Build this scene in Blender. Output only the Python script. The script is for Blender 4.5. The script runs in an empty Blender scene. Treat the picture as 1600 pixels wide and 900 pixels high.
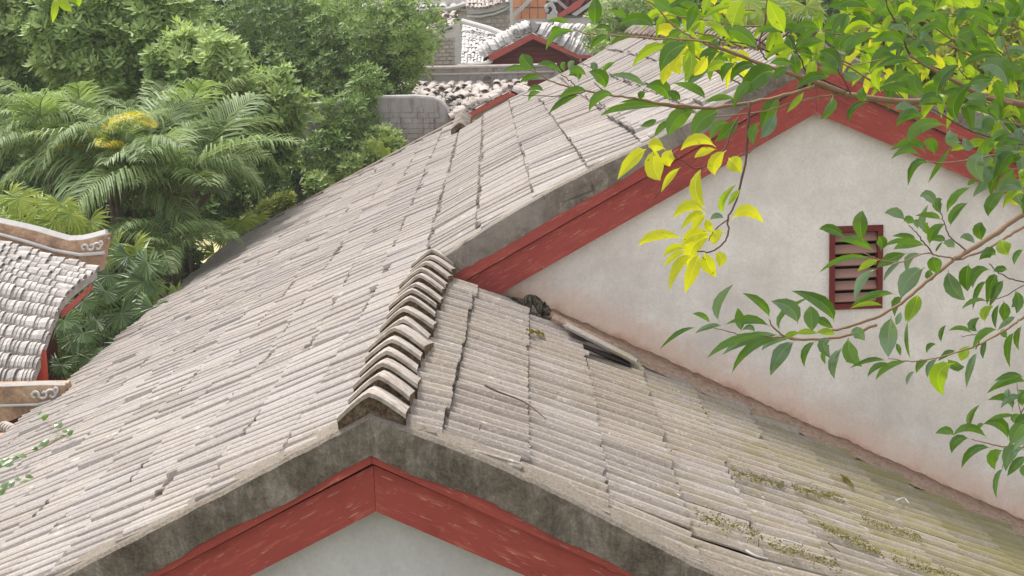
import bpy, bmesh, math, random
import numpy as np
from mathutils import Vector, Matrix
random.seed(7); rng = np.random.default_rng(7)
SC = bpy.context.scene; COL = SC.collection

# ---------------------------------------------------------------- camera
CP = Vector((0.7209, -7.2217, 1.9938)); YAW, PIT, ROL, FPX = -0.0017, 0.1849, 0.0362, 2229.4
cf = Vector((math.sin(YAW)*math.cos(PIT), math.cos(YAW)*math.cos(PIT), -math.sin(PIT)))
cr = Vector((math.cos(YAW), -math.sin(YAW), 0)); cu = cr.cross(cf)
r_, u_ = cr.copy(), cu.copy()
cr = math.cos(ROL)*r_ - math.sin(ROL)*u_; cu = math.sin(ROL)*r_ + math.cos(ROL)*u_
cam = bpy.data.cameras.new('camera'); camo = bpy.data.objects.new('camera', cam); COL.objects.link(camo)
m = Matrix((( cr.x, cu.x, -cf.x, CP.x), (cr.y, cu.y, -cf.y, CP.y), (cr.z, cu.z, -cf.z, CP.z), (0, 0, 0, 1)))
camo.matrix_world = m; cam.sensor_width = 36; cam.lens = FPX*36/1600; cam.clip_end = 2000; cam.clip_start = .05
SC.camera = camo
# ---------------------------------------------------------------- light
SUN_EL, SUN_AZ = math.radians(65), math.radians(318)      # azimuth clockwise from +Y
w = bpy.data.worlds.new('World'); SC.world = w; w.use_nodes = True
nt = w.node_tree; nt.nodes.clear()
sky = nt.nodes.new('ShaderNodeTexSky'); sky.sky_type = 'NISHITA'; sky.sun_disc = False
sky.sun_elevation = SUN_EL; sky.sun_rotation = SUN_AZ; sky.air_density = 1.0; sky.dust_density = 1.5; sky.ozone_density = 1.0
hs = nt.nodes.new('ShaderNodeHueSaturation'); hs.inputs['Saturation'].default_value = .18
bg = nt.nodes.new('ShaderNodeBackground'); bg.inputs['Strength'].default_value = .15
wo = nt.nodes.new('ShaderNodeOutputWorld')
nt.links.new(sky.outputs[0], hs.inputs['Color']); nt.links.new(hs.outputs[0], bg.inputs['Color']); nt.links.new(bg.outputs[0], wo.inputs[0])
sl = bpy.data.lights.new('sun', 'SUN'); sl.energy = 2.1; sl.angle = math.radians(16); sl.color = (1, .96, .9)
so = bpy.data.objects.new('sun', sl); COL.objects.link(so)
sd = Vector((math.sin(SUN_AZ)*math.cos(SUN_EL), math.cos(SUN_AZ)*math.cos(SUN_EL), math.sin(SUN_EL)))
so.rotation_euler = sd.to_track_quat('Z', 'Y').to_euler(); so.location = (0, 0, 30)
SC.view_settings.view_transform = 'Standard'; SC.view_settings.look = 'None'; SC.view_settings.exposure = 1.08; SC.view_settings.gamma = 1

# ---------------------------------------------------------------- helpers
def ray(u, v):
    return cf + cr*((u-800)/FPX) - cu*((v-450)/FPX)
def at(u, v, D):
    """point seen at pixel (u, v) of the 1600x900 photograph, D metres ahead of the camera along world Y"""
    d = ray(u, v); return CP + d*(D/d.y)
def on_z(u, v, z):
    d = ray(u, v); return CP + d*((z-CP.z)/d.z)
def tag(o, label=None, cat=None, group=None, kind=None):
    if label: o['label'] = label
    if cat: o['category'] = cat
    if group: o['group'] = group
    if kind: o['kind'] = kind
    return o
def empty(name, loc=(0, 0, 0), **k):
    o = bpy.data.objects.new(name, None); o.location = loc; o.empty_display_size = .2; COL.objects.link(o); return tag(o, **k)
def link(name, me, parent=None, mw=None):
    o = bpy.data.objects.new(name, me); COL.objects.link(o)
    if parent is not None:
        o.parent = parent
        pm = Matrix.Translation(parent.location) if parent.parent is None else Matrix.Translation(parent.parent.location) @ parent.matrix_local
        o.matrix_parent_inverse = Matrix.Identity(4)
        o.matrix_basis = pm.inverted() @ (mw if mw is not None else Matrix.Identity(4))
    elif mw is not None: o.matrix_basis = mw
    return o
def mesh(name, V, F, mats=(), mi=None, smooth=False, attr=None, uv=None):
    me = bpy.data.meshes.new(name)
    V = np.asarray(V, dtype=np.float32).reshape(-1, 3)
    if isinstance(F, np.ndarray):
        n, k = F.shape
        me.vertices.add(len(V)); me.vertices.foreach_set('co', V.ravel())
        me.loops.add(n*k); me.loops.foreach_set('vertex_index', F.astype(np.int32).ravel())
        me.polygons.add(n); me.polygons.foreach_set('loop_start', np.arange(0, n*k, k, dtype=np.int32))
        me.update(calc_edges=True)
    else:
        me.from_pydata(V.tolist(), [], F)
    for x in (mats if isinstance(mats, (list, tuple)) else [mats]): me.materials.append(x)
    if mi is not None: me.polygons.foreach_set('material_index', np.asarray(mi, dtype=np.int32))
    if smooth: me.polygons.foreach_set('use_smooth', np.ones(len(me.polygons), dtype=bool))
    if attr is not None:      # per-face value 'tint'
        a = me.attributes.new('tint', 'FLOAT', 'FACE'); a.data.foreach_set('value', np.asarray(attr, dtype=np.float32))
    me.update(); return me
def part(name, V, F, mats, parent=None, smooth=False, mi=None, attr=None, **k):
    return tag(link(name, mesh(name, V, F, mats, mi, smooth, attr), parent), **k)
class MB:
    def __init__(s): s.V = []; s.F = []; s.M = []
    def add(s, V, F, mi=0):
        b = len(s.V); s.V += [tuple(v) for v in V]; s.F += [tuple(b+i for i in f) for f in F]; s.M += [mi]*len(F)
    def box(s, c, h, R=None, mi=0):
        c = Vector(c); P = []
        for sx in (-1, 1):
            for sy in (-1, 1):
                for sz in (-1, 1):
                    p = Vector((sx*h[0], sy*h[1], sz*h[2]))
                    if R is not None: p = R @ p
                    P.append(c+p)
        s.add(P, [(0, 1, 3, 2), (4, 6, 7, 5), (0, 4, 5, 1), (2, 3, 7, 6), (0, 2, 6, 4), (1, 5, 7, 3)], mi)
    def prism(s, pts, y0, y1, mi=0):
        """polygon in the xz plane extruded along y"""
        n = len(pts); A = [(p[0], y0, p[1]) for p in pts]; B = [(p[0], y1, p[1]) for p in pts]
        s.add(A+B, [tuple(range(n)), tuple(range(2*n-1, n-1, -1))]+[(i, i+n, (i+1) % n+n, (i+1) % n) for i in range(n)], mi)
    def tube(s, P, R, n=6, mi=0, cap=True):
        P = [Vector(p) for p in P]; R = R if hasattr(R, '__len__') else [R]*len(P)
        V = []; F = []; up = Vector((.13, .21, 1)).normalized()
        for i, p in enumerate(P):
            t = (P[min(i+1, len(P)-1)]-P[max(i-1, 0)]).normalized()
            a = t.cross(up); a = a.normalized() if a.length > 1e-3 else Vector((1, 0, 0)); b = t.cross(a)
            for k in range(n):
                q = 2*math.pi*k/n; V.append(p+(a*math.cos(q)+b*math.sin(q))*R[i])
        for i in range(len(P)-1):
            for k in range(n): F.append((i*n+k, i*n+(k+1) % n, (i+1)*n+(k+1) % n, (i+1)*n+k))
        if cap: F.append(tuple(range(n-1, -1, -1))); F.append(tuple((len(P)-1)*n+k for k in range(n)))
        s.add(V, F, mi)
    def build(s, name, mats, parent=None, smooth=False, **k):
        return part(name, s.V, s.F, mats, parent, smooth, s.M, **k)
def spline(P, n):
    """Catmull-Rom resample of a list of points, n samples"""
    P = [Vector(p) for p in P]; Q = [P[0]*2-P[1]]+P+[P[-1]*2-P[-2]]; out = []
    for i in range(n):
        t = i/(n-1)*(len(P)-1); k = min(int(t), len(P)-2); f = t-k; a, b, c, d = Q[k:k+4]
        out.append(.5*((2*b)+(c-a)*f+(2*a-5*b+4*c-d)*f*f+(3*b-a-3*c+d)*f**3))
    return out

# ---------------------------------------------------------------- materials
def mat(name, build, rough=.85, spec=.25, trans=0):
    mt = bpy.data.materials.new(name); mt.use_nodes = True; t = mt.node_tree; t.nodes.clear()
    o = t.nodes.new('ShaderNodeOutputMaterial'); p = t.nodes.new('ShaderNodeBsdfPrincipled')
    p.inputs['Roughness'].default_value = rough; p.inputs['Specular IOR Level'].default_value = spec
    g = G(t, p); c = build(g)
    if c is not None: g.set(p.inputs['Base Color'], c)
    if trans:
        tr = t.nodes.new('ShaderNodeBsdfTranslucent'); mx = t.nodes.new('ShaderNodeMixShader'); mx.inputs[0].default_value = trans
        g.set(tr.inputs['Color'], g.tc if getattr(g, 'tc', None) is not None else c); t.links.new(p.outputs[0], mx.inputs[1]); t.links.new(tr.outputs[0], mx.inputs[2]); t.links.new(mx.outputs[0], o.inputs[0])
    else: t.links.new(p.outputs[0], o.inputs[0])
    return mt
class G:
    def __init__(s, t, p): s.t = t; s.p = p; s._co = {}
    def n(s, ty): return s.t.nodes.new(ty)
    def set(s, inp, v):
        if isinstance(v, bpy.types.NodeSocket): s.t.links.new(v, inp)
        elif isinstance(v, (tuple, list)): inp.default_value = tuple(v)+((1,) if len(v) == 3 and inp.type == 'RGBA' else ())
        else: inp.default_value = v
    def co(s, kind='Object', scale=(1, 1, 1), rot=(0, 0, 0), rand=False):
        if kind == 'World': c = s.n('ShaderNodeNewGeometry').outputs['Position']
        else: c = s.n('ShaderNodeTexCoord').outputs[kind]
        if rand:
            oi = s.n('ShaderNodeObjectInfo'); v = s.n('ShaderNodeVectorMath'); v.operation = 'ADD'
            sc = s.n('ShaderNodeMath'); sc.operation = 'MULTIPLY'; s.set(sc.inputs[0], oi.outputs['Random']); sc.inputs[1].default_value = 47
            s.set(v.inputs[0], c); s.set(v.inputs[1], sc.outputs[0]); c = v.outputs[0]
        mp = s.n('ShaderNodeMapping'); s.set(mp.inputs[0], c); mp.inputs['Scale'].default_value = scale; mp.inputs['Rotation'].default_value = rot
        return mp.outputs[0]
    def sc(s, co, scale):
        mp = s.n('ShaderNodeMapping'); s.set(mp.inputs[0], co); mp.inputs['Scale'].default_value = scale; return mp.outputs[0]
    def noise(s, co, scale=1, detail=6, rough=.6, dist=0):
        n = s.n('ShaderNodeTexNoise'); s.set(n.inputs['Vector'], co); n.inputs['Scale'].default_value = scale
        n.inputs['Detail'].default_value = detail; n.inputs['Roughness'].default_value = rough; n.inputs['Distortion'].default_value = dist
        return n.outputs['Fac']
    def vor(s, co, scale, feat='F1', out='Distance'):
        n = s.n('ShaderNodeTexVoronoi'); n.feature = feat; s.set(n.inputs['Vector'], co); n.inputs['Scale'].default_value = scale; return n.outputs[out]
    def ramp(s, f, st):
        n = s.n('ShaderNodeValToRGB'); s.set(n.inputs[0], f); e = n.color_ramp.elements
        while len(e) < len(st): e.new(.5)
        for el, (p, c) in zip(e, st): el.position = p; el.color = (c, c, c, 1) if not hasattr(c, '__len__') else tuple(c)+(1,)
        return n.outputs[0]
    def mix(s, f, a, b, mode='MIX'):
        n = s.n('ShaderNodeMix'); n.data_type = 'RGBA'; n.blend_type = mode; s.set(n.inputs[0], f); s.set(n.inputs[6], a); s.set(n.inputs[7], b); return n.outputs[2]
    def math(s, op, a, b=0, c=None):
        n = s.n('ShaderNodeMath'); n.operation = op; s.set(n.inputs[0], a); s.set(n.inputs[1], b)
        if c is not None: s.set(n.inputs[2], c)
        return n.outputs[0]
    def sep(s, v, i):
        n = s.n('ShaderNodeSeparateXYZ'); s.set(n.inputs[0], v); return n.outputs[i]
    def rnd(s): return s.n('ShaderNodeObjectInfo').outputs['Random']
    def att(s, name='tint'):
        n = s.n('ShaderNodeAttribute'); n.attribute_name = name; return n.outputs['Fac']
    def bump(s, h, strength=.4, dist=.02):
        n = s.n('ShaderNodeBump'); s.set(n.inputs['Height'], h); n.inputs['Strength'].default_value = strength; n.inputs['Distance'].default_value = dist
        s.set(s.p.inputs['Normal'], n.outputs[0])

def m_sheet(g, warm=0, green=0):
    co = g.co('World'); lo = g.co('Object', (.7, 5, 1), rand=True)
    streak = g.noise(lo, 6, 5, .65); big = g.noise(co, .9, 5, .6); fine = g.noise(co, 55, 4, .7)
    base = g.mix(g.rnd(), (.27, .24, .222), (.355, .322, .30)) if not green else g.mix(g.rnd(), (.25, .216, .192), (.345, .302, .268))
    c = g.mix(g.ramp(streak, [(.38, 0), (.58, 1)]), g.mix(.22 if not green else .34, base, (.20, .165, .14)), base)
    c = g.mix(g.math('MULTIPLY', g.ramp(big, [(.42, 0), (.62, 1)]), .45), c, (.33, .28, .235) if not green else (.27, .215, .15))
    c = g.mix(g.math('MULTIPLY', g.ramp(fine, [(.52, 0), (.74, 1)]), .45), c, (.66, .60, .54))
    c = g.mix(g.math('MULTIPLY', g.ramp(g.noise(co, 24, 5, .7), [(.56, 0), (.68, 1)]), .45), c, (.15, .115, .09))
    lich = g.ramp(g.noise(co, 5, 8, .75), [(.6, 0), (.68, 1)])
    c = g.mix(g.math('MULTIPLY', lich, .5), c, (.70, .66, .58))
    if green:
        x = g.sep(co, 0); gr = g.ramp(g.math('ADD', g.math('MULTIPLY', x, .09), g.noise(g.co('World', (1, 3, 1)), 1.8, 6, .75)), [(.66, 0), (.95, 1)])
        c = g.mix(g.math('MULTIPLY', gr, .75), c, (.215, .19, .06))
        sp = g.ramp(g.noise(g.co('World', (2, 5, 1)), 2.3, 7, .75), [(.6, 0), (.72, 1)])
        c = g.mix(g.math('MULTIPLY', sp, .5), c, (.27, .245, .05))
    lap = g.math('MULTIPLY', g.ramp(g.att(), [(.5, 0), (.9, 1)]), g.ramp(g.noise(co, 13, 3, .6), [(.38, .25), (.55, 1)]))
    c = g.mix(g.math('MULTIPLY', lap, .95), c, (.075, .055, .045))  # dark band below each lap: run-off stain plus painted-in seam shade
    g.bump(fine, .5, .01); return c
M_SHEETL = mat('cement_sheet', lambda g: m_sheet(g), .9, .15)
M_SHEETR = mat('mossy_cement_sheet', lambda g: m_sheet(g, green=1), .9, .15)
def m_mortar(g):
    co = g.co('World'); n1 = g.noise(co, 3.4, 12, .84, .3); n2 = g.noise(co, 55, 5, .8)
    c = g.ramp(n1, [(.38, (.10, .078, .06)), (.49, (.21, .17, .135)), (.57, (.33, .28, .235)), (.66, (.52, .47, .42))])
    st = g.noise(g.co('World', (5, 5, 1.0)), 1.6, 11, .85, .2)
    c = g.mix(g.math('MULTIPLY', g.ramp(st, [(.44, 1), (.54, 0)]), .5), c, (.07, .056, .044))
    c = g.mix(g.math('MULTIPLY', g.ramp(n2, [(.45, 0), (.7, 1)]), .4), c, (.33, .29, .24))
    # light weathered lip where rain washes the upper edge
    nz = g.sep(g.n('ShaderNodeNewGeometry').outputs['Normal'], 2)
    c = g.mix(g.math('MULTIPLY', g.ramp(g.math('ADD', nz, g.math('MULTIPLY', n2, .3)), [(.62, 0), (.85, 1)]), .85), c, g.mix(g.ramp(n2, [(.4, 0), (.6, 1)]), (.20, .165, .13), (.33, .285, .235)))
    ck = g.vor(g.mix(.06, g.co('World', (1, 1, .7)), g.n('ShaderNodeTexNoise').outputs['Color']), .9, 'DISTANCE_TO_EDGE')
    c = g.mix(g.ramp(g.math('ADD', ck, g.math('MULTIPLY', g.ramp(g.noise(co, .9, 2), [(.5, 0), (.56, .1)]), 1)), [(.0, .8), (.007, 0)]), c, (.03, .024, .018))
    g.bump(g.math('ADD', n2, g.math('MULTIPLY', n1, 2)), .7, .02); return c
def m_mortar2(g):
    c = m_mortar(g); n = g.noise(g.co('World'), 1.1, 5, .7); return g.mix(g.ramp(n, [(.42, .1), (.6, .75)]), c, (.36, .32, .28))
M_MORTAR2 = mat('pale_mortar', m_mortar2, .95, .1)
M_MORTAR = mat('weathered_mortar', m_mortar, .95, .1)
def m_moss_mortar(g):
    co = g.co('World'); n = g.noise(co, 22, 7, .8); g.bump(n, 1, .03)
    c = g.ramp(n, [(.36, (.05, .032, .022)), (.5, (.19, .13, .085)), (.64, (.34, .26, .19))])
    return g.mix(g.math('MULTIPLY', g.ramp(g.noise(co, 3, 4), [(.54, 0), (.64, 1)]), .55), c, (.17, .16, .03))
M_MOSSM = mat('mossy_mortar', m_moss_mortar, .95, .05)
def m_ridge(g):
    co = g.co('World'); n = g.noise(co, 9, 7, .7); f = g.noise(co, 60, 4, .7); g.bump(f, .5, .01)
    c = g.mix(g.ramp(n, [(.4, 0), (.6, 1)]), (.30, .25, .21), (.48, .425, .375))
    return g.mix(g.math('MULTIPLY', g.ramp(f, [(.5, 0), (.7, 1)]), .4), c, (.2, .15, .11))
M_RIDGE = mat('ridge_cement', m_ridge, .9, .15)
def m_red(g, a=(.385, .074, .058), b=(.28, .046, .038)):
    co = g.co('World', (1, 1, 1), (0, math.radians(-27), 0)); co2 = g.sc(g.co('World', (1, 1, 1), (0, math.radians(-27), 0)), (2.2, 3, 20)); co3 = g.sc(g.co('World', (1, 1, 1), (0, math.radians(27), 0)), (2.2, 3, 20))
    n = g.noise(co, 5, 6, .7); c = g.mix(n, b, a)
    x = g.sep(g.co('World'), 0)
    y = g.sep(g.co('World'), 1); left = g.math('ADD', g.math('LESS_THAN', x, -.06), g.math('MULTIPLY', g.math('GREATER_THAN', y, 2), g.math('LESS_THAN', x, 3.26)))
    sw = g.mix(left, co2, co3)
    fl = g.ramp(g.noise(sw, 1.6, 7, .75), [(.55, 0), (.61, 1)])
    c = g.mix(g.math('MULTIPLY', fl, .55), c, (.50, .13, .09))
    fl2 = g.ramp(g.noise(sw, 3.1, 5, .7), [(.61, 0), (.65, 1)])
    c = g.mix(g.math('MULTIPLY', fl2, .8), c, (.53, .25, .18))
    dk = g.ramp(g.noise(co, 2.2, 8, .8), [(.33, 1), (.48, 0)])
    c = g.mix(g.math('MULTIPLY', dk, .45), c, (.13, .018, .014))
    g.bump(g.noise(sw, 2.5, 6, .7), .35, .01); return c
M_RED = mat('red_painted_wood', m_red, .6, .3)
M_RED2 = mat('faded_red_wood', lambda g: m_red(g, (.52, .13, .10), (.42, .09, .07)), .7, .2)
M_DKRED = mat('dark_red_wood', lambda g: g.mix(g.noise(g.co('World'), 14, 6, .7), (.10, .013, .011), (.19, .03, .024)), .6, .3)
def m_wall(g):
    co = g.co('World'); n = g.noise(co, 2.0, 8, .7); f = g.noise(co, 42, 5, .8); x = g.sep(co, 0); z = g.sep(co, 2); y = g.sep(co, 1)
    c = g.mix(g.ramp(n, [(.36, 0), (.64, 1)]), (.65, .595, .545), (.84, .785, .735))
    c = g.mix(g.math('MULTIPLY', g.ramp(f, [(.42, 0), (.68, 1)]), .4), c, (.52, .46, .41))
    # clay splash that follows the foot of the wall above the lower roof
    h = g.math('ADD', z, g.math('MULTIPLY', x, .5)); h = g.math('ADD', h, g.math('MULTIPLY', g.math('SUBTRACT', g.noise(co, 3.0, 8, .75), .5), .5))
    up = g.math('GREATER_THAN', y, 2)
    st = g.math('MULTIPLY', g.ramp(h, [(.0, 1), (.42, 0)]), up)
    c = g.mix(g.math('MULTIPLY', st, .7), c, (.76, .47, .33))
    st2 = g.math('MULTIPLY', g.ramp(h, [(.0, 1), (.10, 0)]), up)
    c = g.mix(g.math('MULTIPLY', st2, .75), c, (.50, .29, .20))
    rs_ = g.noise(g.co('World', (7, 7, .45)), 1.5, 9, .75)
    c = g.mix(g.math('MULTIPLY', g.ramp(rs_, [(.5, 0), (.7, 1)]), .07), c, (.40, .34, .29))
    sp = g.ramp(g.noise(co, 17, 3, .9), [(.72, 0), (.76, 1)])
    c = g.mix(g.math('MULTIPLY', sp, .55), c, (.12, .08, .06))
    pe = g.math('MULTIPLY', g.ramp(g.noise(co, 6, 8, .85), [(.55, 0), (.62, 1)]), g.ramp(g.math('ADD', z, g.math('MULTIPLY', x, .5)), [(.0, 0), (.3, 1), (.9, 0)]))
    c = g.mix(g.math('MULTIPLY', pe, .5), c, (.82, .80, .78))
    g.bump(g.math('ADD', f, n), .25, .01); return c
M_WALL_SHADED = mat('shaded_stucco', lambda g: (g.bump(g.noise(g.co('World'), 42, 5, .8), .25, .01), g.mix(g.math('MULTIPLY', g.ramp(g.noise(g.co('World'), 36, 5, .8), [(.42, 0), (.68, 1)]), .3), g.mix(g.ramp(g.noise(g.co('World'), 1.8, 8, .75), [(.36, 0), (.64, 1)]), (.47, .45, .445), (.60, .58, .575)), (.38, .36, .35)))[1], .9, .15)  # greyer copy of the wall; shade on the lower gable put into colour
M_WALL = mat('lime_stucco', m_wall, .9, .15)
def m_dirt(g):
    co = g.co('World'); n = g.noise(co, 20, 7, .8); g.bump(n, .8, .02)
    c = g.ramp(n, [(.35, (.22, .15, .11)), (.5, (.38, .265, .20)), (.68, (.50, .38, .30))]); return c
M_DIRT = mat('clay_fillet', m_dirt, .95, .05)
M_DARK = mat('dark_deck', lambda g: (.06, .048, .04), .95, .05)
M_MOSS = mat('moss', lambda g: (g.bump(g.noise(g.co('World'), 90, 5, .8), 1, .02), g.ramp(g.noise(g.co('World'), 26, 6, .8), [(.36, (.06, .045, .012)), (.52, (.22, .19, .025)), (.68, (.36, .30, .06))]))[1], .95, .05)
M_SLAT = mat('slat_wood', lambda g: g.mix(g.noise(g.co('World', (2, 2, 14)), 8, 6, .7), (.27, .14, .11), (.42, .26, .21)), .8, .1)
M_VOID = mat('unlit_black', lambda g: (.012, .009, .008), .9, .05)  # near-black colour stands in for unlit depth in vent and hollow
M_BARK = mat('bark', lambda g: g.mix(g.noise(g.co('World'), 30, 6, .7), (.09, .065, .045), (.20, .15, .11)), .9, .1)
M_TWIGD = mat('dark_twig', lambda g: g.mix(g.noise(g.co('World'), 60, 6, .7), (.07, .035, .025), (.17, .10, .075)), .8, .2)
M_TWIG = mat('brown_twig', lambda g: g.mix(g.noise(g.co('World'), 70, 6, .7), (.19, .105, .06), (.35, .23, .15)), .7, .25)
M_GRASS = mat('grass_ground', lambda g: g.mix(g.noise(g.co('World'), .35, 8, .7), (.09, .10, .04), (.17, .16, .08)), .95, .05)
def m_leafc(cols, trans=.35, rough=.5, att=True, tgain=1.25, spec=.35):
    def b(g):
        f = g.att() if att else g.rnd()
        n = len(cols); c = g.ramp(f, [(i/(n-1), x) for i, x in enumerate(cols)])
        g.tc = g.mix(1.0, c, (tgain, tgain, tgain*.55), 'MULTIPLY')
        return c
    return b, trans, rough, spec
def leafmat(name, cols, trans=.35, rough=.5, att=True, tgain=1.25, spec=.35):
    b, t, r, s = m_leafc(cols, trans, rough, att, tgain, spec); return mat(name, b, r, s, t)
# ---------------------------------------------------------------- ground
GZ = -5.6
part('ground', [(-400, -60, GZ), (400, -60, GZ), (400, 900, GZ), (-400, 900, GZ)], [(0, 1, 2, 3)], M_GRASS, kind='structure')

# ---------------------------------------------------------------- the house
T1, T2, T3, T4, X2, YB, LE, YF, YM = .487, .500, .5332, .4587, 3.26, 4.7256, 5.28, 23.9, 20.0
house = empty('roofed_house', (0, 0, GZ), label='white walled house in the foreground with red bargeboards and weathered corrugated sheet roofs', cat='house')
def xr(y):
    if y <= YB: return -.06+.02*y
    return .03-.23*(y-YB)/(YF-YB)
DZ = -.058
def S(x, y, side): return S0(x, y, side)+DZ
def S0(x, y, side):
    """height of the roof deck; side 'L' left slopes, 'R' lower right slope"""
    if side == 'L':
        e = x-xr(y)
        if e <= 0: return T1*e
        return T3*e+.05*math.sin(2*math.pi*min(e, 3.26)/3.26)
    e = x-xr(y); fade = max(0, 1-y/1.6)
    return -T2*e+.04*math.sin(2*math.pi*min(e, 2.6)/2.6)*fade
PITCH, NR, AMP = .15, 4, .03
SWR, SWL = .60, .57
PROF = [-1, .1, .85, 1, .75, .35, -.1, -.6]
PROFL = [-1, .55, .95, 1, .95, .85, .65, .3]
def sheet_mesh(side, L, clamp=None, seed=0, mat_=None, chip=False, skew=.12, lift=.0, drop=0.0, nr=NR):
    band_ = {'L': .275, 'R': .245, 'U': .20}[side]; side = 'L' if side == 'U' else side; PITCH = .15 if side == 'R' else .1425; nr = 4
    """corrugated sheet; local x runs down the slope, local y along the ridge (negated for the left slope)"""
    R = random.Random(seed); sp = 8; nc = nr*sp+1; sgn = 1 if side == 'R' else -1
    V = []; F = []; M = []; rows = [0, .155, band_, .6, 1.0]; th = .011; T = []; NL_ = 4; a = (.0185 if side == 'R' else .023)*R.uniform(.8, 1.1); ra = [R.uniform(.7, 1.15) for _ in range(nr+2)]; ph = R.uniform(-.4, .4)
    endj = [R.gauss(0, .003) for _ in range(nc)]
    wav = [R.uniform(-.004, .004) for _ in range(nr+2)]
    for ri, r in enumerate(rows):
        for c in range(nc):
            yy = c/sp*PITCH; x = r*L
            if ri == NL_:
                x += endj[c]
                if chip and c > nc-6: x -= .05*(c-nc+6)/6
            q = yy+sgn*0
            z = a*math.cos(2*math.pi*c/sp+ph)+wav[c//sp]
            # sharper crests, wider flat valleys
            z = a*ra[c//sp]*((PROF if side == 'R' else PROFL)[c % sp]+1)-a+wav[c//sp]
            y = yy+skew*x
            if clamp and not clamp[0] <= y <= clamp[1]:      # cut edge: turned down as a thin mortared side
                if y < clamp[0]: kk = (clamp[0]-y)/PITCH*8; y = clamp[0]-.0012*kk
                else: kk = (y-clamp[1])/PITCH*8; y = clamp[1]+.0012*kk
                z = min(z, a)-min(.012*kk, .05)
            V.append((x, sgn*y, z+r*drop+.004))
    def idx(r, c): return r*nc+c
    for r in range(len(rows)-1):
        for c in range(nc-1):
            f = (idx(r, c), idx(r+1, c), idx(r+1, c+1), idx(r, c+1)); F.append(f if sgn > 0 else f[::-1])
    b = len(V); V += [(v[0]-.002, v[1], v[2]-th) for v in V[4*nc:5*nc]]
    for c in range(nc-1):
        f = (idx(4, c), b+c, b+c+1, idx(4, c+1)); F.append(f if sgn > 0 else f[::-1])
    # side lips
    for c in (0, nc-1):
        b2 = len(V); V += [(V[idx(r, c)][0], V[idx(r, c)][1], V[idx(r, c)][2]-(.05 if clamp else th)) for r in range(5)]
        for r in range(4):
            f = (idx(r, c), b2+r, b2+r+1, idx(r+1, c)); F.append(f if (c == 0) == (sgn > 0) else f[::-1])
    # underside
    b3 = len(V); V += [(v[0], v[1], v[2]-th) for v in V[:nc]]
    for c in range(nc-1):
        f = (b3+c, b3+c+1, b+c+1, b+c); F.append(f if sgn > 0 else f[::-1])
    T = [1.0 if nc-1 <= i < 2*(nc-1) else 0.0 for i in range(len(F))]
    return V, F, T
shared = {}
for sd in 'LRU':
    for k in range(10):
        V, F, T = sheet_mesh(sd, 1.0, seed=k*7+3, chip=(k == 9), skew=.12*.45*1.12)     # local x is scaled to the course length
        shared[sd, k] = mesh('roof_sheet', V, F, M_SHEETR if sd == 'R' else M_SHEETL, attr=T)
sheets = []     # (distance, side, meshkey or raw, matrix)
def add_sheet(side, x0, x1, y, k, ymin, ymax, lap=.10, dz=0, drop=.034, ty=0, tz=0, skew=.12):
    """sheet whose upper edge is at x0 and lower edge at x1 on the deck, near side at y"""
    ov = lap
    sg = 1 if x1 > x0 else -1
    za, zb = S(x0, y, side), S(x1, y, side)
    sl = (zb-za)/(x1-x0); x0b = x0-sg*ov; za2 = za-sl*sg*ov
    A = Vector((x0b, 0, za2)); B = Vector((x1+sg*.02, 0, zb+sl*sg*.02)); L = (B-A).length
    ex = (B-A).normalized(); ey = Vector((0, 1, 0)) if side == 'R' else Vector((0, -1, 0)); ez = ex.cross(ey)
    if y < ymin+.14: ty = 0; tz = 0; dz = 0; drop = min(drop, .04)
    A = A+ez*(dz+.012); B2 = B+ez*(dz+.012+drop); ex = (B2-A).normalized(); ez = ex.cross(ey)
    R = Matrix((ex, ey, ez)).transposed().to_4x4()
    R = R @ Matrix.Rotation(ty, 4, 'X') @ Matrix.Rotation(tz, 4, 'Z')
    yo = y
    SW = SWR if side == 'R' else SWL; clip = y < ymin+.14 or y+SW+skew*L > ymax
    if clip:
        V, F, T = sheet_mesh('U' if side == 'L' and x1 > .1 else side, 1.0, clamp=(ymin-y, ymax-y), seed=k, skew=skew*L)
        key = (V, F, T); Mx = Matrix.Translation((A.x, yo, A.z)) @ R @ Matrix.Diagonal((L, 1, 1, 1))
    else:
        key = ('U' if side == 'L' and x1 > .1 else side, k % 10); Mx = Matrix.Translation((A.x, yo, A.z)) @ R @ Matrix.Diagonal((L, 1, 1, 1))
    d = (Vector((A.x, y, A.z))-CP).length
    sheets.append((d, side, key, Mx))
rs = random.Random(11)
def vis_left(x, y): return True
# right slope of the lower roof
cr_x = [.02, .33, .76, 1.21, 1.68, 2.12, 2.57, 3.02, 3.47, 3.92, 4.37, 4.82, 5.27, 5.72, 6.17]
for i in range(len(cr_x)-1):
    off = -.55+.13*i+rs.uniform(-.1, .1)
    y = off
    while y < YB+.1:
        if cr_x[i+1] < 5.8 and y > -.75:
            add_sheet('R', cr_x[i]+xr(y), cr_x[i+1]+xr(y)+rs.gauss(0, .008), y, rs.randrange(1000), .03, (YB-.10 if cr_x[i+1] < 1.0 else YB+.1), drop=.045+rs.uniform(0, .014), ty=rs.gauss(0, .006), tz=rs.gauss(0, .008))
        y += SWR-.012
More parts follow.
